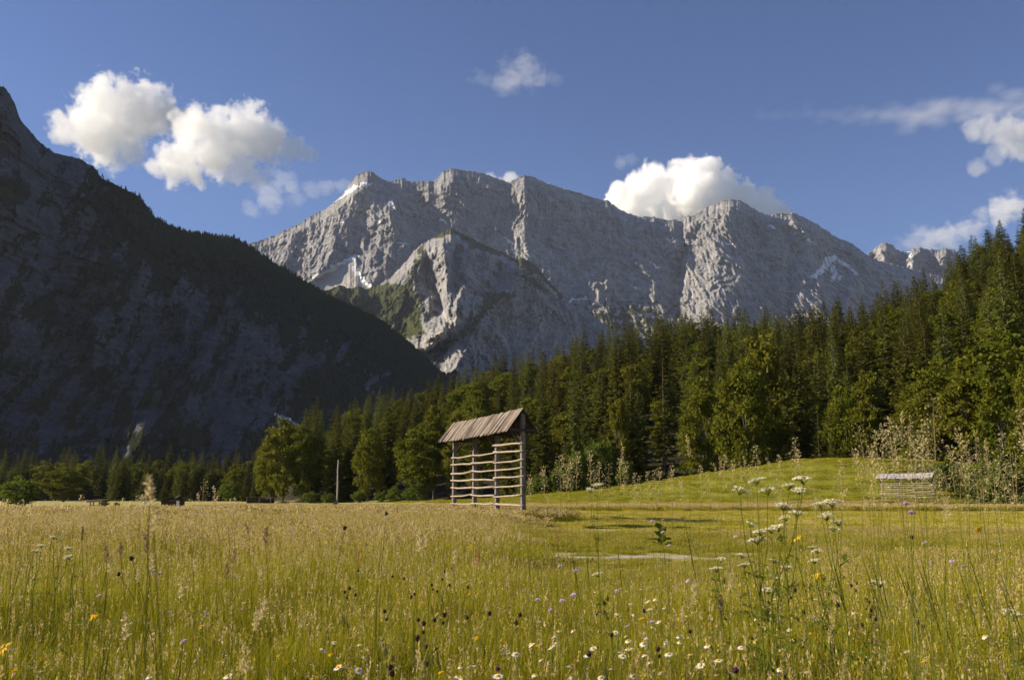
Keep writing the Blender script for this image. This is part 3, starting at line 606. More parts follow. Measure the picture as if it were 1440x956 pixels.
# the trees one can single out, by bearing, height of the tip and distance
for a in [('broadleaf', 402, 586, 250, 62), ('broadleaf', 428, 596, 247, 50), ('broadleaf', 383, 614, 256, 40), ('spruce', 447, 556, 254, 40), ('spruce', 475, 578, 244, 40), ('broadleaf', 592, 594, 222, 66), ('broadleaf', 612, 570, 226, 50), ('broadleaf', 520, 600, 234, 42), ('spruce', 500, 556, 248, 44), ('spruce', 546, 548, 240, 44),
          ('pine', 932, 502, 163, 72), ('spruce', 886, 516, 166, 60), ('spruce', 862, 500, 176, 50), ('broadleaf', 868, 560, 164, 46), ('broadleaf', 1044, 498, 150, 70), ('broadleaf', 1068, 462, 158, 84), ('broadleaf', 985, 528, 158, 58), ('broadleaf', 1218, 520, 138, 66), ('broadleaf', 1185, 540, 142, 56),
          ('young_spruce', 1112, 588, 146, 30), ('young_spruce', 1150, 582, 143, 40), ('young_spruce', 1188, 582, 141, 38), ('young_spruce', 1092, 604, 148, 26), ('young_spruce', 1168, 606, 139, 28), ('young_spruce', 1208, 600, 138, 30),
          ('larch', 1404, 352, 130, 88), ('larch', 1322, 424, 138, 74), ('larch', 1385, 400, 122, 72), ('spruce', 1268, 440, 141, 66), ('spruce', 1240, 392, 178, 40), ('broadleaf', 1352, 505, 116, 80), ('broadleaf', 1300, 545, 124, 78), ('broadleaf', 1400, 520, 107, 80), ('broadleaf', 1446, 508, 92, 60), ('broadleaf', 1265, 580, 128, 60), ('larch', 1168, 452, 150, 50), ('spruce', 1118, 462, 154, 50), ('spruce', 720, 520, 206, 46), ('spruce', 762, 530, 196, 46), ('larch', 806, 500, 190, 44), ('larch', 735, 540, 200, 36), ('broadleaf', 672, 560, 212, 50), ('broadleaf', 640, 578, 216, 46), ('spruce', 1010, 470, 166, 46), ('larch', 1020, 425, 240, 30), ('larch', 958, 430, 262, 26)]:
    plant_px(*a[:4], a[4])
for a in [('bush', 838, 616, 149, 44), ('bush', 812, 632, 148, 34), ('bush', 862, 626, 150, 36), ('bush', 788, 652, 147, 34), ('bush', 764, 664, 148, 30), ('bush', 748, 676, 150, 24), ('bush', 880, 646, 146, 30), ('bush', 436, 690, 236, 28), ('bush', 462, 694, 232, 22), ('bush', 505, 690, 228, 24), ('bush', 556, 684, 220, 30), ('bush', 585, 680, 216, 36), ('bush', 536, 690, 222, 22),
          ('bush', 26, 668, 130, 50), ('bush', 322, 676, 310, 30), ('bush', 148, 702, 140, 12), ('bush', 164, 706, 140, 9), ('bush', 1338, 640, 108, 50), ('bush', 1372, 650, 104, 50), ('bush', 1408, 645, 100, 50), ('bush', 1440, 650, 98, 46), ('bush', 1300, 655, 112, 40)]:
    plant_px(*a[:4], a[4], row='bush')
plant_px('broadleaf', 92, 656, 290, 52, row='left'); plant_px('spruce', 174, 640, 300, 34, row='left'); plant_px('young_spruce', 346, 660, 320, 18, row='left'); plant_px('broadleaf', 334, 656, 330, 34, row='left'); plant_px('young_spruce', 256, 668, 320, 20, row='left'); plant_px('young_spruce', 232, 672, 318, 18, row='left')
# the rest of the wood: a jittered grid over the slope, those kept that something is seen of
HZ = np.full(900, 705.0)                              # skyline so far, by 2 px of bearing
def profile(kind, px, py, base, rad): # tip-down outline
    k = np.arange(max(int((px - rad) / 2), 0), min(int((px + rad) / 2) + 1, 900))
    d = np.abs(k * 2 + 1 - px) / max(rad, 1)
    f = d if kind in ('spruce', 'larch', 'young_spruce', 'pine') else d ** 2 * .7
    return k, py + (base - py) * np.clip(f, 0, 1)
for t in sorted(TREES, key=lambda t: t['Y']):
    rad = PW[t['kind']] * t['h'] / PH[t['kind']] * t['wide'] / t['Y'] * 1299
    k, y = profile(t['kind'], t['px'], t['py'], 705, rad * .9)
    if len(k): HZ[k] = np.minimum(HZ[k], y)
cand = []
def scatter(px0, px1, off0, depth, step, left):
    for i in range(int(depth / step)):
        for b in np.arange(px0, px1, 1.0):
            Y = float(interp(b, EDGE)) + off0 + i * step
            w = step * 1299 / Y
            if rng.random() > 1 / w: continue
            cand.append((b + rng.uniform(-.5, .5), Y + rng.uniform(-.45, .45) * step, left))
scatter(384, 1500, 1, 270, 7.9, False)
scatter(-40, 384, 0, 130, 8.2, True)
cand.sort(key=lambda c: c[1])
MASS = []; NK = {}
for b, Y, left in cand:
    X = (b - 720) / 1299 * Y
    if any(math.hypot(X - t['o'].location.x, Y - t['o'].location.y) < (2.6 if t['kind'] in ('bush', 'young_spruce') else 3.8) for t in TREES if abs(t['Y'] - Y) < 4): continue
    n1, n2 = float(fbm(X / 26, Y / 26, 50, 2)), float(fbm(X / 17 + 9, Y / 17, 60, 2)); ed = Y - float(interp(b, EDGE))
    kind = 'larch' if n1 > .16 else 'broadleaf' if n2 > (.0 if ed < 25 else .20) or (b < 470 and not left and n2 > -.2) else 'spruce'
    h = rng.uniform(15, 28) if kind != 'broadleaf' else rng.uniform(13, 21)
    if left: h *= .86
    else: h *= .78 + .22 * min(1, ed / 60) if b < 1200 else .9
    if not left:
        tgt = float(interp(b, SKYL)); z = float(ground_z(X, Y)); hm_ = EYE + float(ray(b, tgt - 6)[1]) * Y - z
        if h > hm_: h = max(hm_ * rng.uniform(.7, 1.02), 7)
    z = float(ground_z(X, Y)); px, py = topix(X, Y, z + h)
    wide = rng.uniform(.95, 1.4)
    rad = PW[kind] * h / PH[kind] * wide / Y * 1299
    k, y = profile(kind, px, py, py + h / Y * 1299, rad * .85)
    if not len(k): continue
    see = (HZ[k] - y)
    if see.max() < 9 or px < -25 or px > 1470: continue
    HZ[k] = np.minimum(HZ[k], y)
    NK[kind] = NK.get(kind, 0) + 1
    plant(kind, X, Y, h, wide, z - .1, row='left' if left else 'front' if ed < 14 else 'slope')
print('TREES', len(TREES), NK)
# tiny far trees on the dark flank: nobody could count them
def far_trees(name, G, n, hmin, hmax, pick, label, mat):
    w = pick(G).ravel(); w = w / w.sum(); r = np.random.default_rng(77)
    idx = r.choice(len(w), n, p=w)
    P = np.stack([G['X'].ravel()[idx], G['Y'].ravel()[idx], G['Z'].ravel()[idx]], 1) + r.normal(size=(n, 3)) * np.array([2.5, 2.5, 0]); P[:, 2] -= 2
    h = r.uniform(hmin, hmax, n); V, F, T = [], [], []
    for ti, (z0, z1, ra) in enumerate(((.1, .5, .24), (.32, .76, .18), (.58, 1.0, .12))):
        m = 6; th = np.arange(m) * 2 * math.pi / m
        rj = r.uniform(.7, 1.3, (n, m)) * ra * h[:, None]
        ring = P[:, None] + np.stack([np.cos(th)[None] * rj, np.sin(th)[None] * rj, (z0 + r.uniform(-.05, .05, (n, m))) * h[:, None]], -1)
        tip = P + np.stack([r.normal(size=n) * .02 * h, r.normal(size=n) * .02 * h, z1 * h], 1)
        b = sum(len(v) for v in V); V.append(np.concatenate([ring, tip[:, None]], 1).reshape(-1, 3))
        i = np.arange(n)[:, None] * (m + 1) + b; k = np.arange(m)[None]
        F.append(np.stack([i + k, i + (k + 1) % m, i + m + 0 * k], -1).reshape(-1, 3)); T.append(np.repeat(r.random(n), m + 1))
    o = obj(name, mesh(name, np.concatenate(V), [np.concatenate(F)], [mat], dict(tone=np.concatenate(T)))); return tag(o, label, 'woodland', kind='stuff')
M_FAR = needle_mat('far_needles', (.018, .026, .008), (.05, .058, .014), (.04, .045, .013), .1)
def pick_left(G):
    up = interp(G['PX'][0], L_RIDGE)[None]; d = G['PY'] - up
    near = sstep(60, 0, d) * sstep(170, 215, G['PX']) * 3 + sstep(40, 0, d) * sstep(60, 140, G['PX']) * .8
    return np.clip(G['veg'] - .45, 0, 1) * (.5 + near) * (G['Y'] ** 1.2) * (G['PY'] < 660) * (d > -1)
far_trees('woodland', LM, 15000, 7, 13, pick_left, 'conifers growing along the crest and ledges of the dark mountain flank', M_FAR)
# ------------------------------------------------------------------ hayracks, hut, pole and other built things
def wood(name, a, b, scale=1.0):
    m = NT(name); p = m.scale(m.objco(), (scale, scale, scale)); n = m.noise(p, 3.0, 6, .7, .6); f = m.noise(m.scale(p, (6, 6, 1)), 8, 4, .6)
    col = m.mix(m.ramp(n, .35, .65), a, b); col = m.mix(m.ramp(f, .55, .75), col, tuple(x * .55 for x in a))
    col = m.mix(m.ramp(m.attr('tone'), 0, 1), col, m.mix(.5, col, (.10, .085, .07)))
    m.pbr(col, .9, .15, m.bump(f, .5, .02)); return m.m
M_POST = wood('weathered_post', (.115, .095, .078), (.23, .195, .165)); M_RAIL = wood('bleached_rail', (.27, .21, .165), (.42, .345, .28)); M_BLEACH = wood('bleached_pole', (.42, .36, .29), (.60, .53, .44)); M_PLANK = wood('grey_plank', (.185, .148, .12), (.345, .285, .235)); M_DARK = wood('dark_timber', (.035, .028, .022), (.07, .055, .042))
def wavy(a, b, n, amp, r):
    a, b = np.array(a, float), np.array(b, float); u = np.linspace(0, 1, n)[:, None]; P = a + (b - a) * u
    ph = r.uniform(0, 6.28, 3); P[:, 2] += amp * (np.sin(u[:, 0] * 4 + ph[0]) + .6 * np.sin(u[:, 0] * 9 + ph[1])) - amp * 1.4 * np.sin(u[:, 0] * 3.14); P[:, 0] += amp * .6 * np.sin(u[:, 0] * 5 + ph[2]); return P
def hayrack(name, p_far, p_near, zs, n_post, rails, ridge_z, eave_z, half, label, post_w, planks, over=.55, roof_mat=None, thin=1.0, lean=0.0, missing=()):
    """local frame: u along the rack from its far post to its near post, v towards the sunny front"""
    r = np.random.default_rng(n_post * 7 + rails)
    a, b = np.array(p_far, float), np.array(p_near, float); d = b - a; L = np.hypot(*d); d /= L; nf = np.array([d[1], -d[0]])
    if nf[0] > 0: nf = -nf
    e = empty(name, (a[0], a[1], 0)); tag(e, label, 'hayrack', 'hayracks on the meadow')
    def P(u, v, z): q = d * u + nf * v; return (q[0], q[1], z + zs[0] + (zs[1] - zs[0]) * u / L)
    up = (d[0], d[1], 0)
    for i in range(n_post):
        u = L * i / (n_post - 1); m = MB()
        ln = lean * (i == n_post - 1)
        m.box(P(u + ln, ln * .3, -.4), P(u, 0, ridge_z - .25), post_w, post_w, up, .92)
        obj('post', m.mesh('post', M_POST), e)
    bays = n_post - 1
    for k in range(rails):
        z = .46 + k * (eave_z - .55 - .45) / (rails - 1.05)
        for i in range(bays):
            if (k, i) in missing: continue
            m = MB(); u0, u1 = L * i / bays, L * (i + 1) / bays
            W = wavy(P(u0 - .12 + r.uniform(-.06, .06), post_w * .5 + .05, z + r.normal() * .03), P(u1 + (.42 if i == bays - 1 else .1) + r.uniform(-.06, .08), post_w * .5 + .05 + r.uniform(-.01, .02), z + r.normal() * .035), 10, .016 * thin, r)
            m.tube(W, np.linspace(.056, .043, 10)[::r.choice([-1, 1])] * thin * r.uniform(.85, 1.15), 7); obj('rail', m.mesh('rail', M_RAIL, True), e)
    # roof: loose planks on two slopes, their ends uneven
    rm = roof_mat or M_PLANK
    for s in (1, -1):
        m = MB(); tone = []
        u = -over
        while u < L + over * .1:
            w = r.uniform(.14, .24) * planks; sag = -.05 * math.sin(math.pi * np.clip(u / L, 0, 1)) + r.normal() * .012
            top, bot = P(u + w / 2, s * r.uniform(-.02, .03), ridge_z + sag + .03 + (.02 if s > 0 else 0)), P(u + w / 2 + r.normal() * .03, s * (half + r.uniform(-.04, .1)), eave_z + sag - r.uniform(-.02, .05))
            lift = r.uniform(0, .035); n0 = len(m.v)
            m.box((top[0], top[1], top[2] + lift), (bot[0], bot[1], bot[2] + lift), .03, w * .97, up); tone += [np.full(8, r.random())]
            u += w
        obj('roof_slope', m.mesh('roof_slope', rm if s > 0 else (roof_mat or M_DARK), attrs=dict(tone=np.concatenate(tone))), e)  # plank roof's back slope uses the darker timber: its shade is put into the colour
    m = MB(); m.box(P(-over + .1, 0, ridge_z - .16), P(L + .05, 0, ridge_z - .16), .14, .16); obj('ridge_beam', m.mesh('ridge_beam', M_DARK), e)
    for s in (1, -1):
        m = MB(); m.box(P(-over + .1, s * half * .72, eave_z + (ridge_z - eave_z) * .24 - .1), P(L + .05, s * half * .72, eave_z + (ridge_z - eave_z) * .24 - .1), .1, .12); obj('purlin', m.mesh('purlin', M_DARK), e)
    for i in range(n_post):
        u = L * i / (n_post - 1)
        m = MB(); m.box(P(u + post_w * .55, -half * .85, eave_z + .06), P(u + post_w * .55, half * .85, eave_z + .06), .12, .14); obj('cross_beam', m.mesh('cross_beam', M_DARK), e)
        for s in (1, -1):
            m = MB(); m.box(P(u - post_w * .3, s * .02, eave_z - half * .8), P(u - post_w * .3, s * half * .72, eave_z + .02), .07, .08); obj('brace', m.mesh('brace', M_DARK), e)
            m = MB(); m.box(P(u - .18, s * .04, ridge_z - .07), P(u - .18, s * (half + .0), eave_z - .06), .07, .09); obj('rafter', m.mesh('rafter', M_DARK), e)
    return e, P, L
A = at(638.6, 720, 55.0); B = at(735.0, 723, 46.0)
rack, RP, RL = hayrack('hayrack', (A[0], 55.0), (B[0], 46.0), (0, 0), 4, 9, 5.62, 4.5, .88, 'tall weathered timber hayrack with a steep plank roof standing in the uncut grass', .22, .72, .35, lean=.18, missing=((8, 0), (8, 1)))
rr_ = np.random.default_rng(9)
m = MB(); m.tube(wavy(RP(RL * .36, .2, .75), RP(RL * .62, .35, .28), 8, .02, rr_), .05, 7); obj('fallen_rail', m.mesh('fallen_rail', M_RAIL, True), rack)
m = MB(); m.tube(wavy(RP(.1, .25, .22), RP(RL * .34, .22, .26), 8, .02, rr_), .05, 7); obj('fallen_rail', m.mesh('fallen_rail', M_RAIL, True), rack)
def pale_roof(name, a, b):
    m = NT(name); n = m.noise(m.objco(), 2.2, 5, .7); m.pbr(m.mix(m.ramp(n, .35, .65), a, b), .6, .3); return m.m
M_TIN = pale_roof('pale_boards', (.26, .245, .25), (.40, .38, .385))
A = at(1242, 703, 103.0); B = at(1312, 703, 99.0); za, zb = (float(ground_z(q[0], q[1])) for q in (A, B))
za = A[2] - .1; zb = B[2] - .1
hayrack('hayrack', (A[0], 103.0), (B[0], 99.0), (za, zb), 4, 8, 2.95, 2.45, .75, 'low hayrack with a pale board roof in front of the green mound', .15, 1.6, .4, M_TIN, .8)
# the same kind of shelter, small, at the far left edge of the meadow
M_RUST = pale_roof('rusty_sheet', (.34, .17, .10), (.42, .26, .18))
A = at(127, 722, 72.0)
e = empty('hayrack', (A[0], 72.0, 0)); e.scale = (.6, .6, .68); tag(e, 'tiny feeding rack with a sunlit pale and rust-red roof by the far bushes', 'hayrack', 'hayracks on the meadow')
def lbox(par, name, mat, a, b, w, d, up=(0, 0, 1)):
    m = MB(); m.box(a, b, w, d, up); return obj(name, m.mesh(name, mat), par)
for x in (-.1, 1.05):
    for y in (0, .9): lbox(e, 'post', M_POST, (x, y, -.1), (x, y, 1.35), .11, .11)
for z in (.35, .65, .95): lbox(e, 'rail', M_RAIL, (-.2, -.02, z), (1.2, -.02, z + .02), .06, .05)
lbox(e, 'brace', M_RAIL, (-1.05, -.1, .1), (.2, -.1, 1.0), .08, .06)
m = MB(); m.box((-.45, .45, 1.5), (1.55, .45, 1.62), 1.7, .06, (0, 0, 1)); obj('roof', m.mesh('roof', M_TIN), e)
m = MB(); m.box((-.5, -.42, 1.36), (1.5, -.42, 1.48), .05, .24, (0, 0, 1)); obj('fascia', m.mesh('fascia', M_RUST), e)
# dark hut in the grass, its white corner post catching the sun
A = at(236, 722, 75.0)
e = empty('hut', (A[0], 75.0, 0)); tag(e, 'small dark timber hut with a white corner post and a slanting roof', 'hut', 'huts at the meadow')
m = MB(); m.box((0, 1, -.1), (0, 1, 1.0), 1.25, 1.9, (0, 1, 0)); obj('wall', m.mesh('wall', M_DARK), e)
lbox(e, 'corner_post', pale_roof('white_wash', (.6, .58, .55), (.7, .68, .66)), (.78, -.05, -.1), (.78, -.05, .98), .2, .2, (0, 1, 0))
m = MB(); m.box((-.8, 1, 1.04), (.9, 1, 1.3), 2.5, .06, (0, 0, 1)); obj('roof', m.mesh('roof', M_DARK), e)
lbox(e, 'rafter', M_RAIL, (.62, -.28, 1.2), (.98, -.28, 1.44), .07, .1)
# long low shed at the wood's edge
A = at(364, 712, 215.0); zz = A[2]
e = empty('shed', (A[0], 215.0, zz)); tag(e, 'long low brown shed under the big broadleaf tree at the meadow corner', 'shed', 'huts at the meadow')
m = MB(); m.box((0, 1.5, -.3), (0, 1.5, 1.75), 5.6, 3, (0, 1, 0)); obj('wall', m.mesh('wall', M_DARK), e)
m = MB(); m.box((-3.2, 1.5, 2.15), (3.2, 1.5, 2.15), 4.2, .12); obj('roof', m.mesh('roof', M_POST), e)
for x in (-2.8, 0.1, 2.75): lbox(e, 'post', M_RAIL, (x, -.35, -.3), (x, -.35, 2.08), .16, .16)
# brush pile beside it
A = at(398, 711, 210.0); m = MB(); r = np.random.default_rng(3)
for i in range(420):
    x, y = r.normal() * 1.25, r.normal() * .8; zt = max(1.25 - .35 * (x * x + y * y), .1) * r.random(); q = r.normal(size=3); q /= np.linalg.norm(q); q[2] *= .4
    p0 = np.array([x, y, zt]) - q * .5; m.tube([p0, p0 + q * .5 + r.normal(size=3) * .06, p0 + q], [.035, .028, .012], 4, False)
o = obj('brush_pile', m.mesh('brush_pile', wood('dry_twigs', (.10, .07, .05), (.22, .16, .12))), loc=(A[0], 210.0, A[2] - .1)); tag(o, 'heap of dry brown brushwood beside the long low shed', 'brushwood')
# pale pole and the stake box at its foot
A = at(473.5, 712, 105.0); z0 = -.2
e = empty('wooden_pole', (A[0], 105.0, z0)); tag(e, 'slim bleached pole rising pale against the dark wood', 'pole')
m = MB(); m.tube([(0, 0, 0), (.03, 0, 2.5), (-.02, 0, 4.5), (.02, 0, 5.7)], [.10, .085, .065, .045], 8); obj('shaft', m.mesh('shaft', M_BLEACH, True), e)
for z in (3.1, 4.4, 5.2): lbox(e, 'stub', M_RAIL, (0, 0, z), (.28 * (1 if z != 4.4 else -1), -.05, z + .2), .04, .04)
A = at(471.5, 712, 98.0)
e = empty('marker_post', (A[0], 98.0, -.1)); tag(e, 'short grey marker post at the foot of the slim pale pole', 'marker post')
m = MB(); m.box((0, 0, 0), (0, 0, 1.0), .42, .36, (0, 1, 0), .86); obj('body', m.mesh('body', M_POST), e)
m = MB(); m.box((0, 0, .99), (0, 0, 1.1), .36, .3, (0, 1, 0), .7); obj('cap', m.mesh('cap', M_DARK), e)
# a scrap of turquoise tarpaulin over something small near the hut
A = at(203, 721, 62.0); m = MB(); m.ball((0, 0, .36), .26, 10, 7, (.8, .7, 1.5)); me = m.mesh('sack', None, True)
mt = NT('turquoise_sheet'); n = mt.noise(mt.objco(), 6, 4); mt.pbr(mt.mix(mt.ramp(n, .3, .7), (.03, .26, .30), (.06, .38, .42)), .5, .4, mt.bump(n, .8, .08)); me.materials.append(mt.m)
v = np.zeros(len(me.vertices) * 3, np.float32); me.vertices.foreach_get('co', v); v = v.reshape(-1, 3); v += .04 * np.stack([perlin(v[:, 0] * 7, v[:, 1] * 7, v[:, 2] * 7 + k) for k in range(3)], 1); me.vertices.foreach_set('co', v.ravel())
tag(obj('sack', me, loc=(A[0], 62.0, .22)), 'small turquoise sack showing above the grass near the dark hut', 'sack')
# a few dark timbers lying by the hut
A = at(286, 717, 70.0); e = empty('log', (A[0], 70.0, .35)); tag(e, 'short dark log lying in the tall grass beside the small dark hut', 'log')
m = MB(); m.tube([(-.9, 0, .25), (0, .1, .18), (1.0, 0, .0)], [.13, .14, .12], 9); obj('bark', m.mesh('bark', M_BRK, True), e)
m = MB(); m.tube([(-.905, 0, .25), (-.92, 0, .252)], [.11, .11], 9); obj('cut_end', m.mesh('cut_end', M_RAIL), e)
# ------------------------------------------------------------------ standing grass (one mass of stuff, grown from instanced patches)
def grass_mat(name, trans=.34):
    m = NT(name); t = m.attr('tone'); r = m.rnd()
    g = m.cramp(t, (0, (.050, .080, .004)), (.3, (.245, .258, .006)), (.55, (.40, .345, .013)), (.78, (.50, .40, .11)), (1, (.64, .50, .30)))
    big = m.noise(m.pos(), .22, 3); g = m.mix(m.math('MULTIPLY', m.ramp(big, .45, .7), .25), g, (.34, .29, .04))
    return m.leafy(g, trans, .75, .05)
M_GRASS = grass_mat('meadow_grass')
def floret_mat(name, a, b):
    m = NT(name); return m.leafy(m.mix(m.attr('tone'), a, b), .3, .6, .2)
M_FLW = floret_mat('tiny_white_floret', (.62, .58, .46), (.85, .82, .74)); M_FLY = floret_mat('tiny_yellow_floret', (.7, .42, .01), (.8, .6, .03)); M_FLP = floret_mat('tiny_pink_floret', (.45, .28, .36), (.62, .46, .54))
def blades(r, n, size, hlo, hhi, w, tone, bend=.35):
    base = np.stack([r.uniform(-.5, .5, n) * size, r.uniform(-.5, .5, n) * size, np.zeros(n)], 1)
    h = r.uniform(hlo, hhi, n) * (1 - .25 * r.random(n)); a = r.uniform(0, 6.28, n); d = np.stack([np.cos(a), np.sin(a), 0 * a], 1)
    a2 = r.uniform(0, 6.28, n); sd = np.stack([np.cos(a2), np.sin(a2), 0 * a2], 1)
    b = np.abs(r.normal(size=n)) * bend * h; V = []
    for q, wd in ((0, .8), (.45, 1), (.8, .6)):
        c = base + d * (b * q ** 2)[:, None]; c[:, 2] = h * q * (1 - .12 * q * np.minimum(b / h, 1)) - (.02 if q == 0 else 0)
        V += [c - sd * (w * wd / 2 * np.ones(n))[:, None], c + sd * (w * wd / 2 * np.ones(n))[:, None]]
    c = base + d * b[:, None]; c[:, 2] = h * (1 - .3 * np.minimum(b / h, 1)); V.append(c)
    V = np.stack(V, 1).reshape(-1, 3); i = np.arange(n)[:, None] * 7
    F4 = np.concatenate([i + np.array([0, 1, 3, 2]), i + np.array([2, 3, 5, 4])]); F3 = i + np.array([4, 5, 6])
    T = np.repeat(np.clip(tone + r.normal(size=n) * .16, 0, 1), 7); return V, F4, F3, T
def heads(r, n, size, hlo, hhi, spk, sw, tone, dense):
    """flowering stems: a hair-thin stalk under a loose or tight plume"""
    V, F4, T = [], [], []; off = 0
    base = np.stack([r.uniform(-.5, .5, n) * size, r.uniform(-.5, .5, n) * size, np.zeros(n)], 1); h = r.uniform(hlo, hhi, n)
    a = r.uniform(0, 6.28, n); ln = np.abs(r.normal(size=n)) * .14; d = np.stack([np.cos(a) * ln, np.sin(a) * ln, 0 * a], 1)
    for q0, q1 in ((0, .55), (.55, 1.0)):
        c0 = base + d * (h * q0 ** 2)[:, None] + np.array([0, 0, 1.0]) * (h * q0)[:, None]; c1 = base + d * (h * q1 ** 2)[:, None] + np.array([0, 0, 1.0]) * (h * q1)[:, None]
        s = norm(np.stack([-d[:, 1], d[:, 0], 0 * a], 1) + 1e-6) * sw / 2
        V.append(np.stack([c0 - s, c0 + s, c1 + s * .6, c1 - s * .6], 1).reshape(-1, 3)); F4.append(np.arange(4 * n).reshape(-1, 4) + off); off += 4 * n; T.append(np.repeat(np.clip(.55 + r.normal(size=n) * .1, 0, 1), 4))
    k = np.repeat(np.arange(n), spk); m = len(k); q = 1 - r.random(m) * r.uniform(.1, .24, n)[k]
    B = base[k] + d[k] * (h[k] * q ** 2)[:, None] + np.array([0, 0, 1.0]) * (h[k] * q)[:, None]
    D = r.normal(size=(m, 3)) * dense; D[:, 2] += .8; L = r.uniform(.012, .026, m) * (1 + dense) * sw / .002
    v, f = kites(B, D, np.cross(norm(D), r.normal(size=(m, 3))), L, L * .38, .1); V.append(v); F4.append(f + off); T.append(np.repeat(np.clip(np.repeat(tone + r.normal(size=n) * .12, spk), 0, 1), 4))
    return np.concatenate(V), np.concatenate(F4), np.concatenate(T)
def patch(seed, size, parts, hd=(), specks=()):
    r = np.random.default_rng(seed); V, F4, F3, T = [], [], [], []; off = 0
    for a in parts:
        v, f4, f3, t = blades(r, a[0], size, *a[1:]); V.append(v); F4.append(f4 + off); F3.append(f3 + off); T.append(t); off += len(v)
    for a in hd:
        v, f4, t = heads(r, a[0], size, *a[1:]); V.append(v); F4.append(f4 + off); T.append(t); off += len(v)
    nf = sum(len(f) for f in F4) + sum(len(f) for f in F3); mi = [np.zeros(nf, int)]; FS = []
    for n, z0, z1, ln, mk in specks:                                   # tiny florets too many to count
        c = np.stack([r.uniform(-.5, .5, n) * size, r.uniform(-.5, .5, n) * size, r.uniform(z0, z1, n)], 1); k = np.repeat(np.arange(n), 4); a = r.uniform(0, 6.28, len(k))
        D = np.stack([np.cos(a), np.sin(a), r.uniform(-.1, .6, len(k))], 1); v, f = kites(c[k], D, np.cross(norm(D), [0, 0, 1.0]), np.full(len(k), ln), np.full(len(k), ln * .7), .1)
        V.append(v); FS.append(f + off); off += len(v); T.append(np.repeat(r.random(len(k)), 4)); mi.append(np.full(len(f), mk))
    return bpy.data.objects.new('grass_patch', mesh('grass_patch', np.concatenate(V), [np.concatenate(F4), np.concatenate(F3)] + FS, [M_GRASS, M_FLW, M_FLY, M_FLP], dict(tone=np.concatenate(T)), np.concatenate(mi)))
SETS = {}
def pset(name, objs):
    c = bpy.data.collections.new(name)
    for o in objs: c.objects.link(o)
    SETS[name] = c
NB = [(700, .20, .50, .0030, .30, .42), (260, .3, .58, .0028, .48, .40), (110, .15, .52, .0030, .86, .7), (120, .10, .36, .0075, .2, 1.0), (70, .06, .24, .016, .12, 1.2)]
pset('near_patches', [patch(200 + i, .62, NB, [(6, .40, .68, 16, .0013, .84, .3), (4, .3, .52, 8, .0013, 1.0, .9), (4, .4, .62, 20, .0013, .66, .12)], [(2 + 5 * (i % 3 == 0), .30, .52, .007, 1), (i % 3, .3, .5, .006, 2), (i % 2, .34, .54, .006, 3)]) for i in range(5)] + [patch(210 + i, .62, NB, [(17, .42, .70, 18, .0013, .86, .32), (10, .4, .66, 20, .0013, .74, .12), (6, .4, .6, 14, .0013, .98, .5)], [(3 + 3 * i, .34, .56, .007, 1), (1, .3, .5, .006, 2), (2 * (i == 1), .3, .5, .006, 3)]) for i in range(3)] + [patch(216 + i, .62, [(330, .2, .52, .0032, .3, .5), (170, .10, .40, .017, .16, 1.1), (60, .08, .30, .026, .10, 1.3), (90, .2, .5, .003, .8, .8)], [(6, .4, .66, 16, .0013, .8, .4)], [(3, .3, .5, .007, 1)]) for i in range(2)])
MBL = [(640, .20, .50, .0062, .32, .42), (260, .25, .56, .0058, .52, .45), (110, .2, .52, .006, .86, .7), (110, .10, .34, .018, .15, 1.0)]
pset('mid_patches', [patch(220 + i, 1.1, MBL, [(14, .42, .64, 12, .0026, .86, .3), (8, .4, .6, 12, .0026, .7, .15)], [(4 + 8 * (i % 3 == 0), .34, .54, .010, 1), (2, .3, .5, .009, 2), (i % 3, .3, .5, .009, 3)]) for i in range(5)] + [patch(230 + i, 1.1, MBL, [(60, .42, .66, 12, .0026, .88, .3), (26, .4, .62, 12, .0026, .78, .15)], [(12 + 10 * i, .36, .58, .010, 1), (2, .3, .5, .009, 2)]) for i in range(3)] + [patch(236 + i, 1.1, [(380, .2, .52, .006, .3, .5), (220, .10, .42, .026, .15, 1.1), (90, .2, .5, .006, .8, .8)], [(14, .4, .64, 12, .0026, .8, .4)]) for i in range(2)])
pset('far_patches', [patch(240 + i, 2.1, [(420, .25, .5, .015, .42, .3), (160, .25, .52, .014, .62, .4)], [(170, .40, .60, 7, .008, .88, .25), (60, .4, .58, 8, .008, .78, .2)]) for i in range(3)])
pset('stubble_patches', [patch(260 + i, 2.1, [(700, .03, .08, .010, (.42, .62, .74)[i], .8), (420, .02, .06, .013, (.6, .8, .92)[i], 1.6), (80, .06, .17, .010, .35, .4)]) for i in range(3)])
pset('sward_patches', [patch(270 + i, 2.6, [(700, .05, .16, .020, .40, .6), (200, .08, .22, .016, .58, .5)]) for i in range(3)])
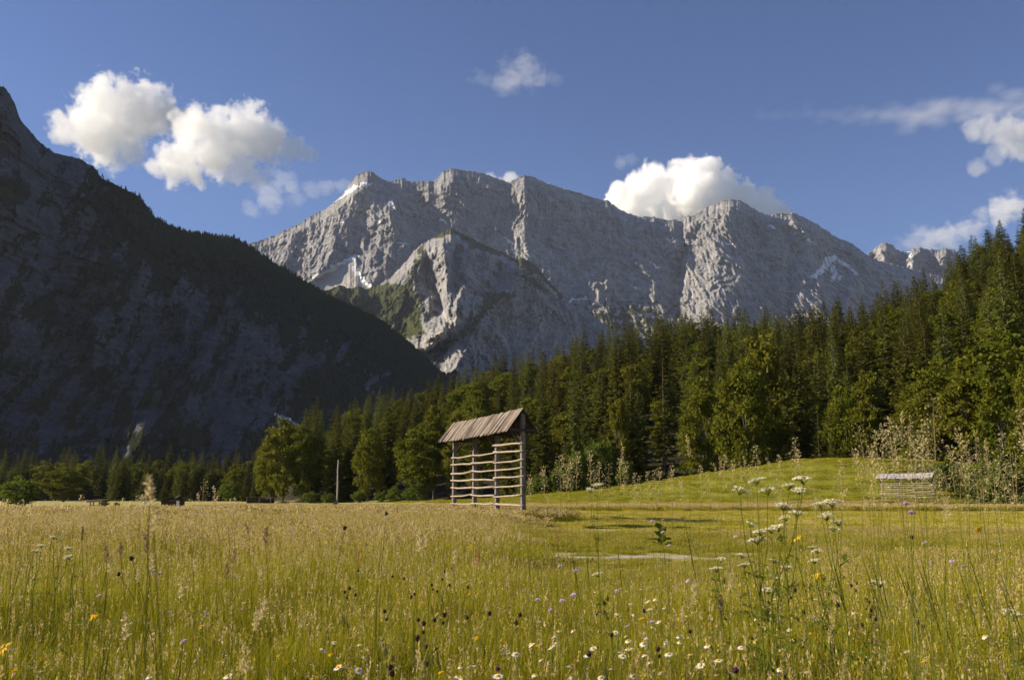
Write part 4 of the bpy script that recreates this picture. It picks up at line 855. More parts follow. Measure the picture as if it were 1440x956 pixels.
def scatter_group():
    g = bpy.data.node_groups.new('grass_growth', 'GeometryNodeTree'); itf = g.interface
    itf.new_socket('Geometry', in_out='INPUT', socket_type='NodeSocketGeometry'); itf.new_socket('Patches', in_out='INPUT', socket_type='NodeSocketCollection'); itf.new_socket('Geometry', in_out='OUTPUT', socket_type='NodeSocketGeometry')
    N, L = g.nodes, g.links; gi, go = N.new('NodeGroupInput'), N.new('NodeGroupOutput')
    ci = N.new('GeometryNodeCollectionInfo'); ci.inputs['Separate Children'].default_value = True; ci.inputs['Reset Children'].default_value = True; L.new(gi.outputs['Patches'], ci.inputs[0])
    ip = N.new('GeometryNodeInstanceOnPoints'); ip.inputs['Pick Instance'].default_value = True; L.new(gi.outputs['Geometry'], ip.inputs['Points']); L.new(ci.outputs[0], ip.inputs['Instance'])
    def na(nm, t):
        a = N.new('GeometryNodeInputNamedAttribute'); a.data_type = t; a.inputs[0].default_value = nm; return a.outputs[0]
    L.new(na('pick', 'INT'), ip.inputs['Instance Index']); L.new(na('turn', 'FLOAT_VECTOR'), ip.inputs['Rotation']); L.new(na('size', 'FLOAT_VECTOR'), ip.inputs['Scale'])
    L.new(ip.outputs[0], go.inputs[0]); return g
SG = scatter_group()
def spread_grass(name, P, S, label, pats, pick=None):
    r = np.random.default_rng(len(P)); n = len(P); me = bpy.data.meshes.new(name); me.vertices.add(n); me.vertices.foreach_set('co', np.asarray(P, np.float32).ravel())
    a = me.attributes.new('turn', 'FLOAT_VECTOR', 'POINT'); t = np.zeros((n, 3), np.float32); t[:, 2] = r.uniform(0, 6.28, n); t[:, :2] = r.normal(size=(n, 2)) * .05; a.data.foreach_set('vector', t.ravel())
    a = me.attributes.new('size', 'FLOAT_VECTOR', 'POINT'); a.data.foreach_set('vector', np.asarray(S, np.float32).ravel())
    a = me.attributes.new('pick', 'INT', 'POINT'); a.data.foreach_set('value', (r.integers(0, 99, n) if pick is None else pick).astype(np.int32))
    me.materials.append(M_GRASS); o = obj(name, me); md = o.modifiers.new('growth', 'NODES'); md.node_group = SG
    md[[i.identifier for i in SG.interface.items_tree if i.name == 'Patches'][0]] = SETS[pats]
    return tag(o, label, 'grass', kind='stuff')
def ring_points(d0, d1, step, b0, b1, seed):
    r = np.random.default_rng(seed); a0, a1 = math.atan((b0 - 720) / 1299), math.atan((b1 - 720) / 1299); out = []
    d = d0
    while d < d1:
        n = max(int((a1 - a0) * d / step), 2); a = a0 + (a1 - a0) * (np.arange(n) + r.random(n)) / n; q = d + r.uniform(-.5, .5, n) * step
        out.append(np.stack([q * np.sin(a), q * np.cos(a)], 1)); d += step
    return np.concatenate(out)
def grow(name, d0, d1, step, label, pats, seed, b0=-160, b1=1600):
    q = ring_points(d0, d1, step, b0, b1, seed); h = h_tall(q[:, 0], q[:, 1]); k = h > .07; q, h = q[k], h[k]; r = np.random.default_rng(seed + 1)
    s = h / .5 * r.uniform(.85, 1.15, len(h)) * (1 + .38 * perlin(q[:, 0] / 1.7, q[:, 1] / 1.7, 3)); xy = np.clip(.55 + .45 * h / .5, .6, 1)
    b = bearing(q[:, 0], q[:, 1]); ph = .12 + sstep(820, 520, b) * (.03 + .58 * sstep(6, 24, q[:, 1])) + .12 * sstep(1050, 1300, b) + .25 * np.clip(perlin(q[:, 0] / 3, q[:, 1] / 3, 12), 0, 1)
    pick = np.where(r.random(len(h)) < ph, r.integers(5, 8, len(h)), r.integers(0, 5, len(h)))
    pick = np.where(r.random(len(h)) < .05 + .35 * (perlin(q[:, 0] / 1.3, q[:, 1] / 1.3, 40) > .22), r.integers(8, 10, len(h)), pick)
    return spread_grass(name, np.stack([q[:, 0], q[:, 1], ground_z(q[:, 0], q[:, 1])], 1), np.stack([xy, xy, s], 1), label, pats, pick)
grow('meadow_grass', 1.5, 14, .40, 'tall flowering meadow grass nearest to the viewer, green with straw coloured plumes', 'near_patches', 300, -800, 2240)
grow('meadow_grass', 14, 36, .70, 'flowering meadow grass farther back, before and behind the gravel track', 'mid_patches', 301, -420, 1860)
grow('meadow_grass', 36, 67, 1.15, 'straw coloured uncut meadow grass around and left of the tall hayrack', 'far_patches', 302)
q = ring_points(19, 84, 1.5, 540, 1600, 303); k = h_tall(q[:, 0], q[:, 1]) < .08; q = q[k & (np.abs(q[:, 1] - 19.5 + .012 * q[:, 0]) > 1.6)]
spread_grass('mown_stubble', np.stack([q[:, 0], q[:, 1], ground_z(q[:, 0], q[:, 1])], 1), np.ones((len(q), 3)) * np.random.default_rng(5).uniform(.8, 1.2, len(q))[:, None], 'short mown hay stubble on the cut half of the meadow', 'stubble_patches', np.clip(1.2 + 2.6 * perlin(q[:, 0] / 16, q[:, 1] / 2.4, 9) + np.random.default_rng(4).normal(size=len(q)) * .35, 0, 2.9).astype(int))
q = ring_points(85, 113, 1.5, 300, 1600, 304); b = bearing(q[:, 0], q[:, 1]); k = (ground_z(q[:, 0], q[:, 1]) < .5) & (q[:, 1] > 86 + 2 * perlin(q[:, 0] / 9, 3.3, 1)); q = q[k]
spread_grass('uncut_strip', np.stack([q[:, 0], q[:, 1], ground_z(q[:, 0], q[:, 1])], 1), np.stack([np.ones(len(q)), np.ones(len(q)), np.full(len(q), .8)], 1), 'tan strip of uncut grass along the foot of the green mound', 'far_patches')
q = ring_points(88, 165, 1.7, 560, 1420, 305); b = bearing(q[:, 0], q[:, 1]); gz = ground_z(q[:, 0], q[:, 1]); k = (gz > .45) & (q[:, 1] < interp(b, EDGE) + 2); q, gz = q[k], gz[k]
spread_grass('mound_grass', np.stack([q[:, 0], q[:, 1], gz], 1), np.ones((len(q), 3)), 'short green grass covering the mound before the wood', 'sward_patches')
# the dark ragged edge left standing in the mown strip
r = np.random.default_rng(8); n = 90
px = np.concatenate([r.uniform(828, 962, 82), r.uniform(758, 775, 5), r.uniform(1000, 1010, 3)]); Yd = 36.5 + r.normal(size=n) * .22 - (px - 890) * .006; Xd = (px - 720) / 1299 * Yd
M_ROUGH = NT('rough_sedge').leafy((.045, .055, .012), .2, .7, .1)
def rough(seed):
    rr = np.random.default_rng(seed); v, f4, f3, t = blades(rr, 200, .7, .05, .20, .014, .1, .5); return bpy.data.objects.new('sedge_patch', mesh('sedge_patch', v, [f4, f3], [M_ROUGH]))
pset('sedge_patches', [rough(5), rough(6)])
o = spread_grass('rough_sedge', np.stack([Xd, Yd, ground_z(Xd, Yd)], 1), np.ones((n, 3)) * r.uniform(.5, .95, n)[:, None], 'dark ragged sedge left standing across the mown strip', 'sedge_patches'); o.data.materials.clear(); o.data.materials.append(M_ROUGH)
# ------------------------------------------------------------------ flowers and tall grasses, each a plant of its own
def petal_mat(name, a, b, tr=.3):
    m = NT(name); return m.leafy(m.mix(m.attr('tone'), a, b), tr, .7, .08)
M_WHITE = petal_mat('white_petal', (.78, .78, .76), (.86, .86, .83)); M_YEL = petal_mat('yellow_petal', (.75, .42, .008), (.85, .56, .015)); M_EYE = petal_mat('yellow_eye', (.62, .34, .01), (.75, .45, .02), .05)
M_LIL = petal_mat('lilac_petal', (.60, .44, .62), (.78, .64, .78)); M_MAG = petal_mat('magenta_petal', (.48, .12, .38), (.62, .22, .52)); M_BUD = petal_mat('brown_bud', (.035, .022, .018), (.085, .05, .04), .05)
M_UMB = petal_mat('cream_floret', (.78, .72, .46), (.90, .86, .66)); M_STEM = petal_mat('green_stem', (.15, .17, .02), (.24, .24, .04), .3); M_DSTEM = petal_mat('dull_stem', (.12, .115, .04), (.19, .17, .06), .2)
M_SPK = petal_mat('straw_spikelet', (.54, .43, .20), (.78, .66, .38), .45); M_SPKB = petal_mat('brown_spikelet', (.22, .13, .08), (.38, .25, .16), .3); M_SPKG = petal_mat('green_spikelet', (.05, .07, .02), (.09, .11, .03), .3); M_RUS = petal_mat('rust_spikelet', (.38, .13, .06), (.5, .2, .1), .3)
M_DOCK = petal_mat('dock_leaf', (.09, .125, .014), (.16, .19, .025), .35)
def disc_petals(name, r, n, rad, inner, wid, droop, mat, rows=1):
    B, D, S, L, W = [], [], [], [], []
    for q in range(rows):
        a = np.arange(n) * 6.283 / n + r.normal(size=n) * .08 + q * .2; d = np.stack([np.cos(a), np.sin(a), np.full(n, -droop) + r.normal(size=n) * .12 + q * .35], 1)
        B.append(np.stack([np.cos(a), np.sin(a), 0 * a], 1) * inner); D.append(d); S.append(np.stack([-np.sin(a), np.cos(a), 0 * a], 1)); L.append((rad - inner) * r.uniform(.82, 1.08, n) * (1 - .3 * q)); W.append(np.full(n, wid))
    V, F = kites(*map(np.concatenate, (B, D, S, L, W)), .06); return mesh(name, V, [F], [mat], dict(tone=np.repeat(r.random(n * rows), 4)))
def ball_mesh(name, r, rad, sc, mat, bump=.12, n=10, m=7, spikes=0):
    b = MB(); b.ball((0, 0, 0), rad, n, m, sc); V = np.concatenate(b.v); V *= (1 + bump * r.normal(size=(len(V), 1))); F = [np.concatenate(f) for f in b.f.values()]
    t = r.random(len(V))
    if spikes:
        d = norm(r.normal(size=(spikes, 3))); v, f = kites(d * rad * .8 * np.array(sc), d + np.array([0, 0, .5]), np.cross(d, r.normal(size=(spikes, 3))), np.full(spikes, rad * .75), np.full(spikes, rad * .4), .1); F.append(f + len(V)); V = np.concatenate([V, v]); t = np.concatenate([t, np.repeat(r.random(spikes), 4)])
    return mesh(name, V, F, [mat], dict(tone=t))
def stem_mesh(r, rad, mat, bend=.06, leaves=0, lw=.012, ll=.14):
    z = np.linspace(0, 1, 6); a = r.uniform(0, 6.28); b = MB()
    b.tube(np.stack([bend * np.cos(a) * z * (1 - z) * 2, bend * np.sin(a) * z * (1 - z) * 2, z], 1), rad * (1 - .35 * z), 5)
    V = np.concatenate(b.v); F = [np.concatenate(f) for f in b.f.values()]; t = np.full(len(V), .5)
    if leaves:
        q = r.uniform(.1, .75, leaves); a = r.uniform(0, 6.28, leaves); d = np.stack([np.cos(a), np.sin(a), r.uniform(.4, 1.6, leaves)], 1)
        v, f = kites(np.stack([0 * q, 0 * q, q], 1), d, np.cross(norm(d), [0, 0, 1.0]), np.full(leaves, ll) * r.uniform(.7, 1.3, leaves), np.full(leaves, lw), .3); F.append(f + len(V)); V = np.concatenate([V, v]); t = np.concatenate([t, np.repeat(r.random(leaves), 4)])
    return mesh('stem', V, F, [mat], dict(tone=t))
def plume_mesh(r, length, width, n, spk, mat, tight):
    """a grass head hanging from its own origin downwards along -z: fine side shoots carrying spikelets"""
    q = np.sort(r.random(n)); a = r.uniform(0, 6.28, n); reach = width * (.25 + .75 * q) * r.uniform(.3, 1, n) * np.minimum(1, 4 * (1.05 - q))
    c = np.stack([0 * q, 0 * q, -length * q], 1); B = c + np.stack([np.cos(a) * reach, np.sin(a) * reach, reach * r.uniform(-.4, 1.2, n) * (1 - tight) ], 1)
    D = np.stack([np.cos(a) * (1 - tight), np.sin(a) * (1 - tight), r.uniform(-.9, .9, n) + tight * 1.2], 1) + r.normal(size=(n, 3)) * .15
    L = spk * r.uniform(.6, 1.3, n); V, F = kites(B, D, np.cross(norm(D), r.normal(size=(n, 3))), L, L * .36, .15); t = np.repeat(r.random(n), 4); FF = [F]
    k = np.arange(n)[::2]; ax = B[k] - c[k]; sd = norm(np.cross(ax + 1e-6, [0, 0, 1.0])) * .0006 # hair shoots
    v = np.stack([c[k] - sd, c[k] + sd, B[k] + sd * .6, B[k] - sd * .6], 1).reshape(-1, 3); FF.append(np.arange(len(v)).reshape(-1, 4) + len(V)); V = np.concatenate([V, v]); t = np.concatenate([t, np.zeros(len(v))])
    b = MB(); b.tube([(0, 0, 0), (0, 0, -length * .5), (0, 0, -length * 1.02)], [.0003, .0005, .0008], 4); v = np.concatenate(b.v); FF += [np.concatenate(f) + len(V) for f in b.f.values()]; V = np.concatenate([V, v]); t = np.concatenate([t, np.zeros(len(v))])
    return mesh('plume', V, FF, [mat], dict(tone=t))
def umbel_mesh(r, rad, rays):
    V, FF, off = [], [], 0
    a = r.uniform(0, 6.28, rays); q = np.sqrt(r.random(rays)); x, y = np.cos(a) * q * rad, np.sin(a) * q * rad; z = rad * .5 * (1 - .55 * q ** 2)
    for i in range(rays):
        m = 9; p = np.stack([x[i] + r.normal(size=m) * rad * .11, y[i] + r.normal(size=m) * rad * .11, z[i] + r.normal(size=m) * rad * .03], 1); d = r.normal(size=(m, 3)); d[:, 2] = .25 + .2 * r.random(m)
        v, f = kites(p, d, np.cross(norm(d), r.normal(size=(m, 3))), np.full(m, rad * .20), np.full(m, rad * .16), .1); V.append(v); FF.append(f + off); off += len(v)
    t = np.repeat(r.random(off // 4), 4); fl = mesh('floret_head', np.concatenate(V), [np.concatenate(FF)], [M_UMB], dict(tone=t))
    b = MB()
    for i in range(rays): b.tube([(0, 0, -rad * .35), (x[i] * .5, y[i] * .5, z[i] * .35), (x[i], y[i], z[i])], [.0011, .0008, .0006], 3, False)
    return fl, b.mesh('ray', M_STEM)
rF = np.random.default_rng(21)
STEM = dict(green=[stem_mesh(rF, .0016, M_STEM, .1, 3, .006, .12) for _ in range(4)], dull=[stem_mesh(rF, .0017, M_DSTEM, .12, 4, .010, .11) for _ in range(4)], hay=[stem_mesh(rF, .0011, M_STEM, .09, 3, .0045, .22) for _ in range(4)], thick=[stem_mesh(rF, .0042, M_STEM, .08, 4, .03, .16) for _ in range(3)])
DAISY = [(disc_petals('petal_ring', rF, 17, .0185, .0055, .0056, dr, M_WHITE), ball_mesh('flower_centre', rF, .0068, (1, 1, .6), M_EYE, .05)) for dr in (.05, .2, .45)]
YELLOW = [(disc_petals('petal_ring', rF, 15, rd, .003, .0052, dr, M_YEL, 2), ball_mesh('flower_centre', rF, .0052, (1, 1, .7), M_EYE, .1)) for rd, dr in ((.014, .0), (.016, -.25), (.012, .2))]
ARNICA = (disc_petals('petal_ring', rF, 13, .031, .006, .0085, .35, M_YEL), ball_mesh('flower_centre', rF, .009, (1, 1, .6), M_EYE, .1))
SCAB = [(disc_petals('petal_ring', rF, 16, .0175, .004, .0062, -.05, M_LIL, 2), ball_mesh('flower_centre', rF, .0085, (1, 1, .5), M_LIL, .2, 12, 8, 60)) for _ in range(2)]
THIST = (disc_petals('petal_ring', rF, 26, .016, .003, .0034, -1.2, M_MAG, 2), ball_mesh('bud_cup', rF, .0085, (1, 1, 1.15), M_BUD, .06, 10, 7, 24))
BUDS = [ball_mesh('seed_head', rF, .0082, (1, 1, 1.18), M_BUD, .06, 10, 7, 30) for _ in range(3)]
UMB = [umbel_mesh(rF, .031, 19) for _ in range(3)] + [umbel_mesh(rF, .025, 15)]
PLUME = dict(oat=[plume_mesh(rF, .15, .028, 92, .0085, M_SPK, .25) for _ in range(3)], loose=[plume_mesh(rF, .16, .042, 78, .0075, M_SPK, .1) for _ in range(3)], tight=[plume_mesh(rF, .085, .010, 70, .007, M_SPK, .5) for _ in range(2)], brown=[plume_mesh(rF, .05, .0075, 120, .008, M_SPKB, .6) for _ in range(2)], fat=[plume_mesh(rF, .07, .012, 150, .010, M_SPK, .4) for _ in range(2)], dark=[plume_mesh(rF, .06, .005, 120, .007, M_SPKG, .7)], rust=[plume_mesh(rF, .08, .010, 130, .007, M_RUS, .4)])
PLANTS = []
def spot(px, py, d):
    x, y, z = at(px, py, d); return float(x), float(y), float(z)
def herb(name, cat, kind, px, py, d, stem, heads_, tilt=.4, sway=.05):
    """heads_: [(mesh, mesh...)] placed on top of a stem that reaches from the ground to the seen point"""
    x, y, z = spot(px, py, d); gx, gy = x + rF.normal() * sway, y + rF.normal() * sway * .5; g = float(ground_z(gx, gy))
    e = empty(name, (gx, gy, g)); top = Vector((x - gx, y - gy, z - g))
    s = obj('stem', STEM[stem][int(rF.integers(len(STEM[stem])))], e); s.rotation_euler = Vector((0, 0, 1)).rotation_difference(top).to_euler(); s.scale = (1, 1, top.length)
    f, az_ = rF.uniform(.2, 1) * tilt, rF.uniform(0, 6.28) if rF.random() < .4 else rF.normal() * .8 + math.pi * 1.15
    rot = Vector((0, 0, 1)).rotation_difference(Vector((math.cos(az_) * f, math.sin(az_) * f, 1)))
    k = rF.uniform(.85, 1.18)
    for me in heads_:
        h = obj(me.name.split('.')[0], me, e); h.location = top; h.rotation_euler = rot.to_euler(); h.scale = (k, k, k)
    PLANTS.append(dict(o=e, cat=cat, kind=kind, px=px, py=py)); return e, top
def dist(py, lo, hi):
    d = (EYE - rF.uniform(lo, hi)) * 1280 / max(py - 700, 8); return d
DA = [(741,870),(893,831),(901,828),(910,845),(920,842),(914,856),(934,854),(892,864),(868,863),(886,848),(805,886),(780,894),(747,905),(782,904),(775,910),(786,886),(865,889),(834,911),(926,873),(918,881),(967,866),(956,902),(968,896),(910,897),(883,900),(880,894),(936,903),(955,893),(905,904),(884,912),(875,922),(906,920),(940,919),(802,936),(773,935),(778,947),(805,953),(912,931),(826,920),(726,919),(994,907),(970,920),(505,906),(513,924),(707,915),(746,905),(725,919),(647,937),(662,937),(644,951),(651,954),(504,942),(484,938),(1145,868),(1182,845),(1147,842),(1420,860),(1275,915),(1250,850),(1384,894),(1165,856),(1010,928),(1042,910),(1110,885),(1115,899),(1105,870),(1062,870),(1100,912),(455,912),(475,938),(1096,940),(1020,905),(985,935),(860,940),(845,952),(890,950),(930,945),(760,928),(752,948),(700,950),(1140,925),(1200,862),(290,860),(210,950),(320,950),(470,903),(1403,902),(1418,904),(1432,902)]
for px, py in DA:
    herb('daisy', 'flower', 'daisy', px, py, dist(py, .44, .58), 'green', DAISY[int(rF.integers(3))], .75)
YE = [(82,817),(284,880),(60,925),(4,852),(465,920),(477,935),(295,954),(405,932),(670,897),(667,915),(620,945),(700,854),(635,862),(535,874),(11,812),(230,842),(1369,825),(1200,827),(1300,816),(1237,802),(955,870),(755,908),(807,930),(1299,930),(785,871),(802,845),(1112,844),(1132,845),(777,845),(902,870),(660,835),(672,835),(593,847),(1330,805),(1400,824),(1382,836),(345,847),(360,877),(25,823),(100,770),(45,922),(20,944),(1185,890),(1255,872),(1140,890),(548,846),(610,886)]
for px, py in YE: herb('hawkbit', 'flower', 'yellow', px, py, dist(py, .42, .60), 'green', YELLOW[int(rF.integers(3))], .7)
for px, py, d in ((131, 865, 3.6), (5, 909, 3.2), (1152, 808, 4.6), (1123, 755, 6.0), (1376, 743, 6.0), (1116, 758, 6.0)): herb('arnica', 'flower', 'arnica', px, py, d, 'green', ARNICA, 1.6)
SCB = [(1274,708,3.4),(1282,721,3.4),(1300,763,4.6),(1338,789,4.6),(932,731,6),(917,733,6),(932,748,6),(941,767,6),(1034,754,6),(810,802,4.4),(787,796,5.4),(807,836,4.2),(967,817,4.6),(868,831,4.6),(787,726,8),(756,843,5),(917,874,4.6),(882,881,4.4),(790,844,5),(774,857,5),(1310,790,5),(1355,796,5.4),(215,803,5),(225,806,5),(259,901,4),(140,837,5.4)]
for px, py, d in SCB: herb('scabious', 'flower', 'scabious', px, py, d, 'green', SCAB[int(rF.integers(2))], .6)
for px, py in ((600,908),(1231,902),(1231,870),(1034,942),(1080,859),(1298,880),(1100,951),(700,940)):
    herb('knapweed', 'flower', 'thistle', px, py, dist(py, .5, .62), 'dull', THIST, .9)
BU = [(504,802),(552,810),(568,813),(578,839),(583,835),(607,822),(615,831),(625,803),(622,814),(632,822),(638,793),(658,825),(541,859),(625,864),(596,876),(588,871),(611,871),(587,897),(549,938),(551,946),(600,933),(485,832),(492,827),(500,836),(688,862),(731,864),(726,875),(657,868),(1222,865),(1225,858),(1290,875),(1115,831),(1130,860),(1077,870),(1104,835),(1118,829),(1197,823),(1205,820),(1164,834),(1170,891),(1178,850),(1282,834),(1282,755),(1218,842),(1222,846),(850,848),(838,862),(905,858),(828,919),(925,912),(970,887),(860,892),(485,742),(543,722),(185,785)]
for px, py in BU:
    d = dist(py, .52, .68) if py > 790 else {742: 4.6, 722: 4.2, 785: 3.6, 755: 5}[py]
    e, top = herb('seed_head_stalk', 'seed head', 'bud', px, py, d, 'dull', [BUDS[int(rF.integers(3))]], .5, .09)
    if rF.random() < .3:
        h = obj('seed_head', BUDS[int(rF.integers(3))], e); q = top * .93; h.location = q + Vector((rF.normal() * .03, rF.normal() * .02, .01)); h.scale = (.8, .8, .8)
        b = MB(); b.tube([tuple(top * .84), tuple((top * .84 + h.location) * .5), tuple(h.location)], [.0016, .0013, .0012], 4); obj('side_stem', b.mesh('side_stem', M_DSTEM), e)
UM = [[(1040,692),(1064,678),(1079,692)],[(1109,686),(1130,677),(1124,692)],[(1154,712),(1170,709),(1162,728)],[(1102,715),(1105,730),(1120,724)],[(1055,739),(1070,750),(1065,762)],[(1085,747),(1095,744)],[(1142,771),(1172,745),(1180,737)],[(1044,783),(1047,796)],[(1007,802)],[(1095,815)],[(1230,820),(1238,823)],[(1080,832)],[(841,809)],[(1146,790),(1150,776)],[(1418,862),(1428,866)],[(1013,788)],[(76,757),(96,772)],[(52,776),(58,768)],[(98,785)],[(830,690),(840,684)],[(1088,790),(1105,800)]]
UD = [3.3,3.1,3.4,3.7,3.6,3.8,4.0,4.2,4.4,4.4,4.2,4.4,4.6,4.4,3.8,4.8,6,6.5,5.5,5.5,4.4]
for (pts, d) in zip(UM, UD):
    xs = [spot(px, py, d * rF.uniform(.985, 1.02)) for px, py in pts]; gx, gy = sum(q[0] for q in xs) / len(xs) + rF.normal() * .05, d + rF.normal() * .05; g = float(ground_z(gx, gy))
    e = empty('umbel_plant', (gx, gy, g)); zj = min(q[2] for q in xs) - g; J = Vector((0, 0, zj * .72))
    b = MB(); b.tube([(0, 0, 0), (.01, 0, J.z * .5), tuple(J)], [.003, .0027, .0022], 6); V = None
    for q in xs: p1 = Vector((q[0] - gx, q[1] - gy, q[2] - g - .012)); mid = (J + p1) * .5 + Vector(((p1.x) * .22, 0, -.01)); b.tube([tuple(J - Vector((0, 0, .02))), tuple(mid), tuple(p1)], [.002, .0016, .0013], 5)
    obj('stem', b.mesh('stem', M_STEM), e)
    for i in range(7): # ferny leaves
        n = 40; a = rF.uniform(0, 6.28); u = np.sort(rF.random(n)); B_ = np.stack([math.cos(a) * u * .2, math.sin(a) * u * .2, J.z * (.35 + .14 * i) + .1 * u - .12 * u * u], 1); D_ = np.stack([math.cos(a) * .6 + rF.normal(size=n), math.sin(a) * .6 + rF.normal(size=n), rF.normal(size=n) * .3], 1)
        v, f = kites(B_, D_, np.cross(norm(D_), [0, 0, 1.0]), .042 * (1.1 - u), .012 * (1.1 - u), .2); obj('foliage', mesh('foliage', v, [f], [M_DOCK], dict(tone=np.repeat(rF.random(n), 4))), e)
    for q in xs:
        fl, ry = UMB[int(rF.integers(4))]; k = rF.uniform(.8, 1.1); h = obj('umbel', ry, e); h.location = (q[0] - gx, q[1] - gy, q[2] - g); h.scale = (k, k, k); h.rotation_euler = (rF.normal() * .18, rF.normal() * .18, rF.uniform(0, 6)); f_ = obj('floret_head', fl, h)
    PLANTS.append(dict(o=e, cat='wild plant', kind='umbel', px=pts[0][0], py=pts[0][1]))
def tallgrass(px, top, d, typ, size=1.0, lean=None):
    x, y, z = spot(px, top, d); ln = rF.normal() * .05 if lean is None else lean; gx, gy = x - ln, y + rF.normal() * .05; g = float(ground_z(gx, gy)); e = empty('grass_stalk', (gx, gy, g))
    T = Vector((x - gx, y - gy, z - g)); me = PLUME[typ][int(rF.integers(len(PLUME[typ])))]
    pl = {'oat': .15, 'loose': .16, 'tight': .085, 'brown': .05, 'fat': .07, 'dark': .06, 'rust': .08}[typ] * size; dirn = (T.normalized() + Vector((ln * .9, 0, 0))).normalized(); foot = T - dirn * pl
    s = obj('stem', STEM['hay'][int(rF.integers(4))], e); s.rotation_euler = Vector((0, 0, 1)).rotation_difference(foot).to_euler(); s.scale = (1, 1, foot.length)
    h = obj('plume', me, e); h.location = T; h.rotation_euler = Vector((0, 0, 1)).rotation_difference(dirn).to_euler(); h.scale = (size, size, size)
    PLANTS.append(dict(o=e, cat='tall grass', kind=typ, px=px, py=top)); return e
for px, top, d, typ in [(1207,600,2.9,'loose'),(1222,628,2.8,'oat'),(1231,606,3.0,'oat'),(1240,597,2.8,'oat'),(1250,588,2.7,'oat'),(1256,612,3.0,'loose'),(1262,600,2.8,'oat'),(1269,580,2.7,'tight'),(1276,598,2.9,'oat'),(1280,586,2.7,'tight'),(1286,622,3.0,'oat'),(1292,606,2.8,'oat'),(1300,588,2.6,'oat'),(1304,612,2.9,'loose'),(1312,560,2.4,'loose'),(1228,640,3.2,'loose'),(1216,650,3.0,'loose'),(1238,650,3.3,'loose'),(1268,640,3.2,'loose'),(1292,642,3.1,'loose'),(1322,660,2.8,'oat'),(1345,603,2.8,'oat'),(1335,628,3.0,'oat'),(1358,618,2.9,'oat'),(1366,640,3.0,'loose'),(1371,608,2.8,'tight'),(1386,618,2.7,'tight'),(1376,636,3.0,'loose'),(1347,640,3.1,'loose'),(1352,655,3.2,'loose'),(1386,642,2.8,'tight'),(1395,650,3.0,'loose'),(1409,608,2.7,'oat'),(1420,636,2.9,'loose'),(1414,650,3.0,'oat'),(1433,574,2.3,'oat'),(1436,610,2.5,'oat'),(1428,640,2.8,'loose'),(1406,655,3.1,'loose'),(1380,660,3.2,'loose'),(1330,668,3.2,'loose'),(1250,655,3.3,'loose'),(1280,655,3.3,'oat'),(1310,645,3.0,'oat'),(1200,632,3.2,'oat'),
        (966,612,3.6,'tight'),(1012,643,4.0,'tight'),(1020,640,3.9,'oat'),(985,655,4.2,'oat'),(995,662,4.2,'oat'),(1004,652,4.2,'tight'),(1030,648,4.2,'oat'),(1040,650,4.0,'tight'),(1046,642,4.0,'tight'),(1062,626,3.6,'oat'),(1055,652,4.2,'oat'),(1078,644,4.0,'tight'),(1095,640,4.0,'oat'),(1118,614,3.4,'oat'),(1122,632,3.6,'oat'),(1182,648,3.6,'oat'),(1190,662,3.8,'loose'),(1176,668,3.8,'loose'),(1090,660,4.0,'oat'),(1140,660,3.8,'loose'),(875,623,3.8,'tight'),(880,650,4.2,'oat'),(871,645,4.2,'oat'),(856,652,4.3,'loose'),(843,650,4.3,'oat'),(829,634,4.0,'oat'),(812,636,3.9,'oat'),(803,645,4.1,'oat'),(790,638,3.8,'oat'),(786,641,3.9,'loose'),(762,656,4.4,'oat'),(744,668,4.6,'oat'),(893,664,4.4,'oat'),(900,668,4.4,'oat'),(911,662,4.3,'oat'),(920,660,4.2,'oat'),(926,658,4.2,'oat'),(944,655,4.2,'oat'),(940,668,4.4,'loose'),(955,672,4.5,'oat'),(836,660,4.4,'loose'),
        (12,700,4.6,'oat'),(43,706,4.8,'fat'),(33,702,4.6,'tight'),(57,704,5,'oat'),(74,704,5,'oat'),(82,704,5,'oat'),(90,708,5.2,'oat'),(97,712,5.4,'oat'),(104,706,5.2,'tight'),(115,694,4.4,'oat'),(122,702,4.8,'oat'),(174,699,4.8,'oat'),(184,703,5,'oat'),(194,697,4.8,'oat'),(201,696,4.6,'tight'),(3,704,4.8,'oat'),(22,714,5.2,'oat'),(268,702,5,'oat'),(279,694,4.6,'tight'),(287,676,4.0,'loose'),(301,684,4.2,'tight'),(307,696,4.6,'oat'),(325,700,5,'oat'),(331,700,5,'tight'),(150,712,5.6,'oat'),(240,712,5.6,'oat'),(1008,696,5,'loose'),(770,700,5.2,'oat'),(690,706,5.4,'tight')]:
    tallgrass(px, top, d, typ)
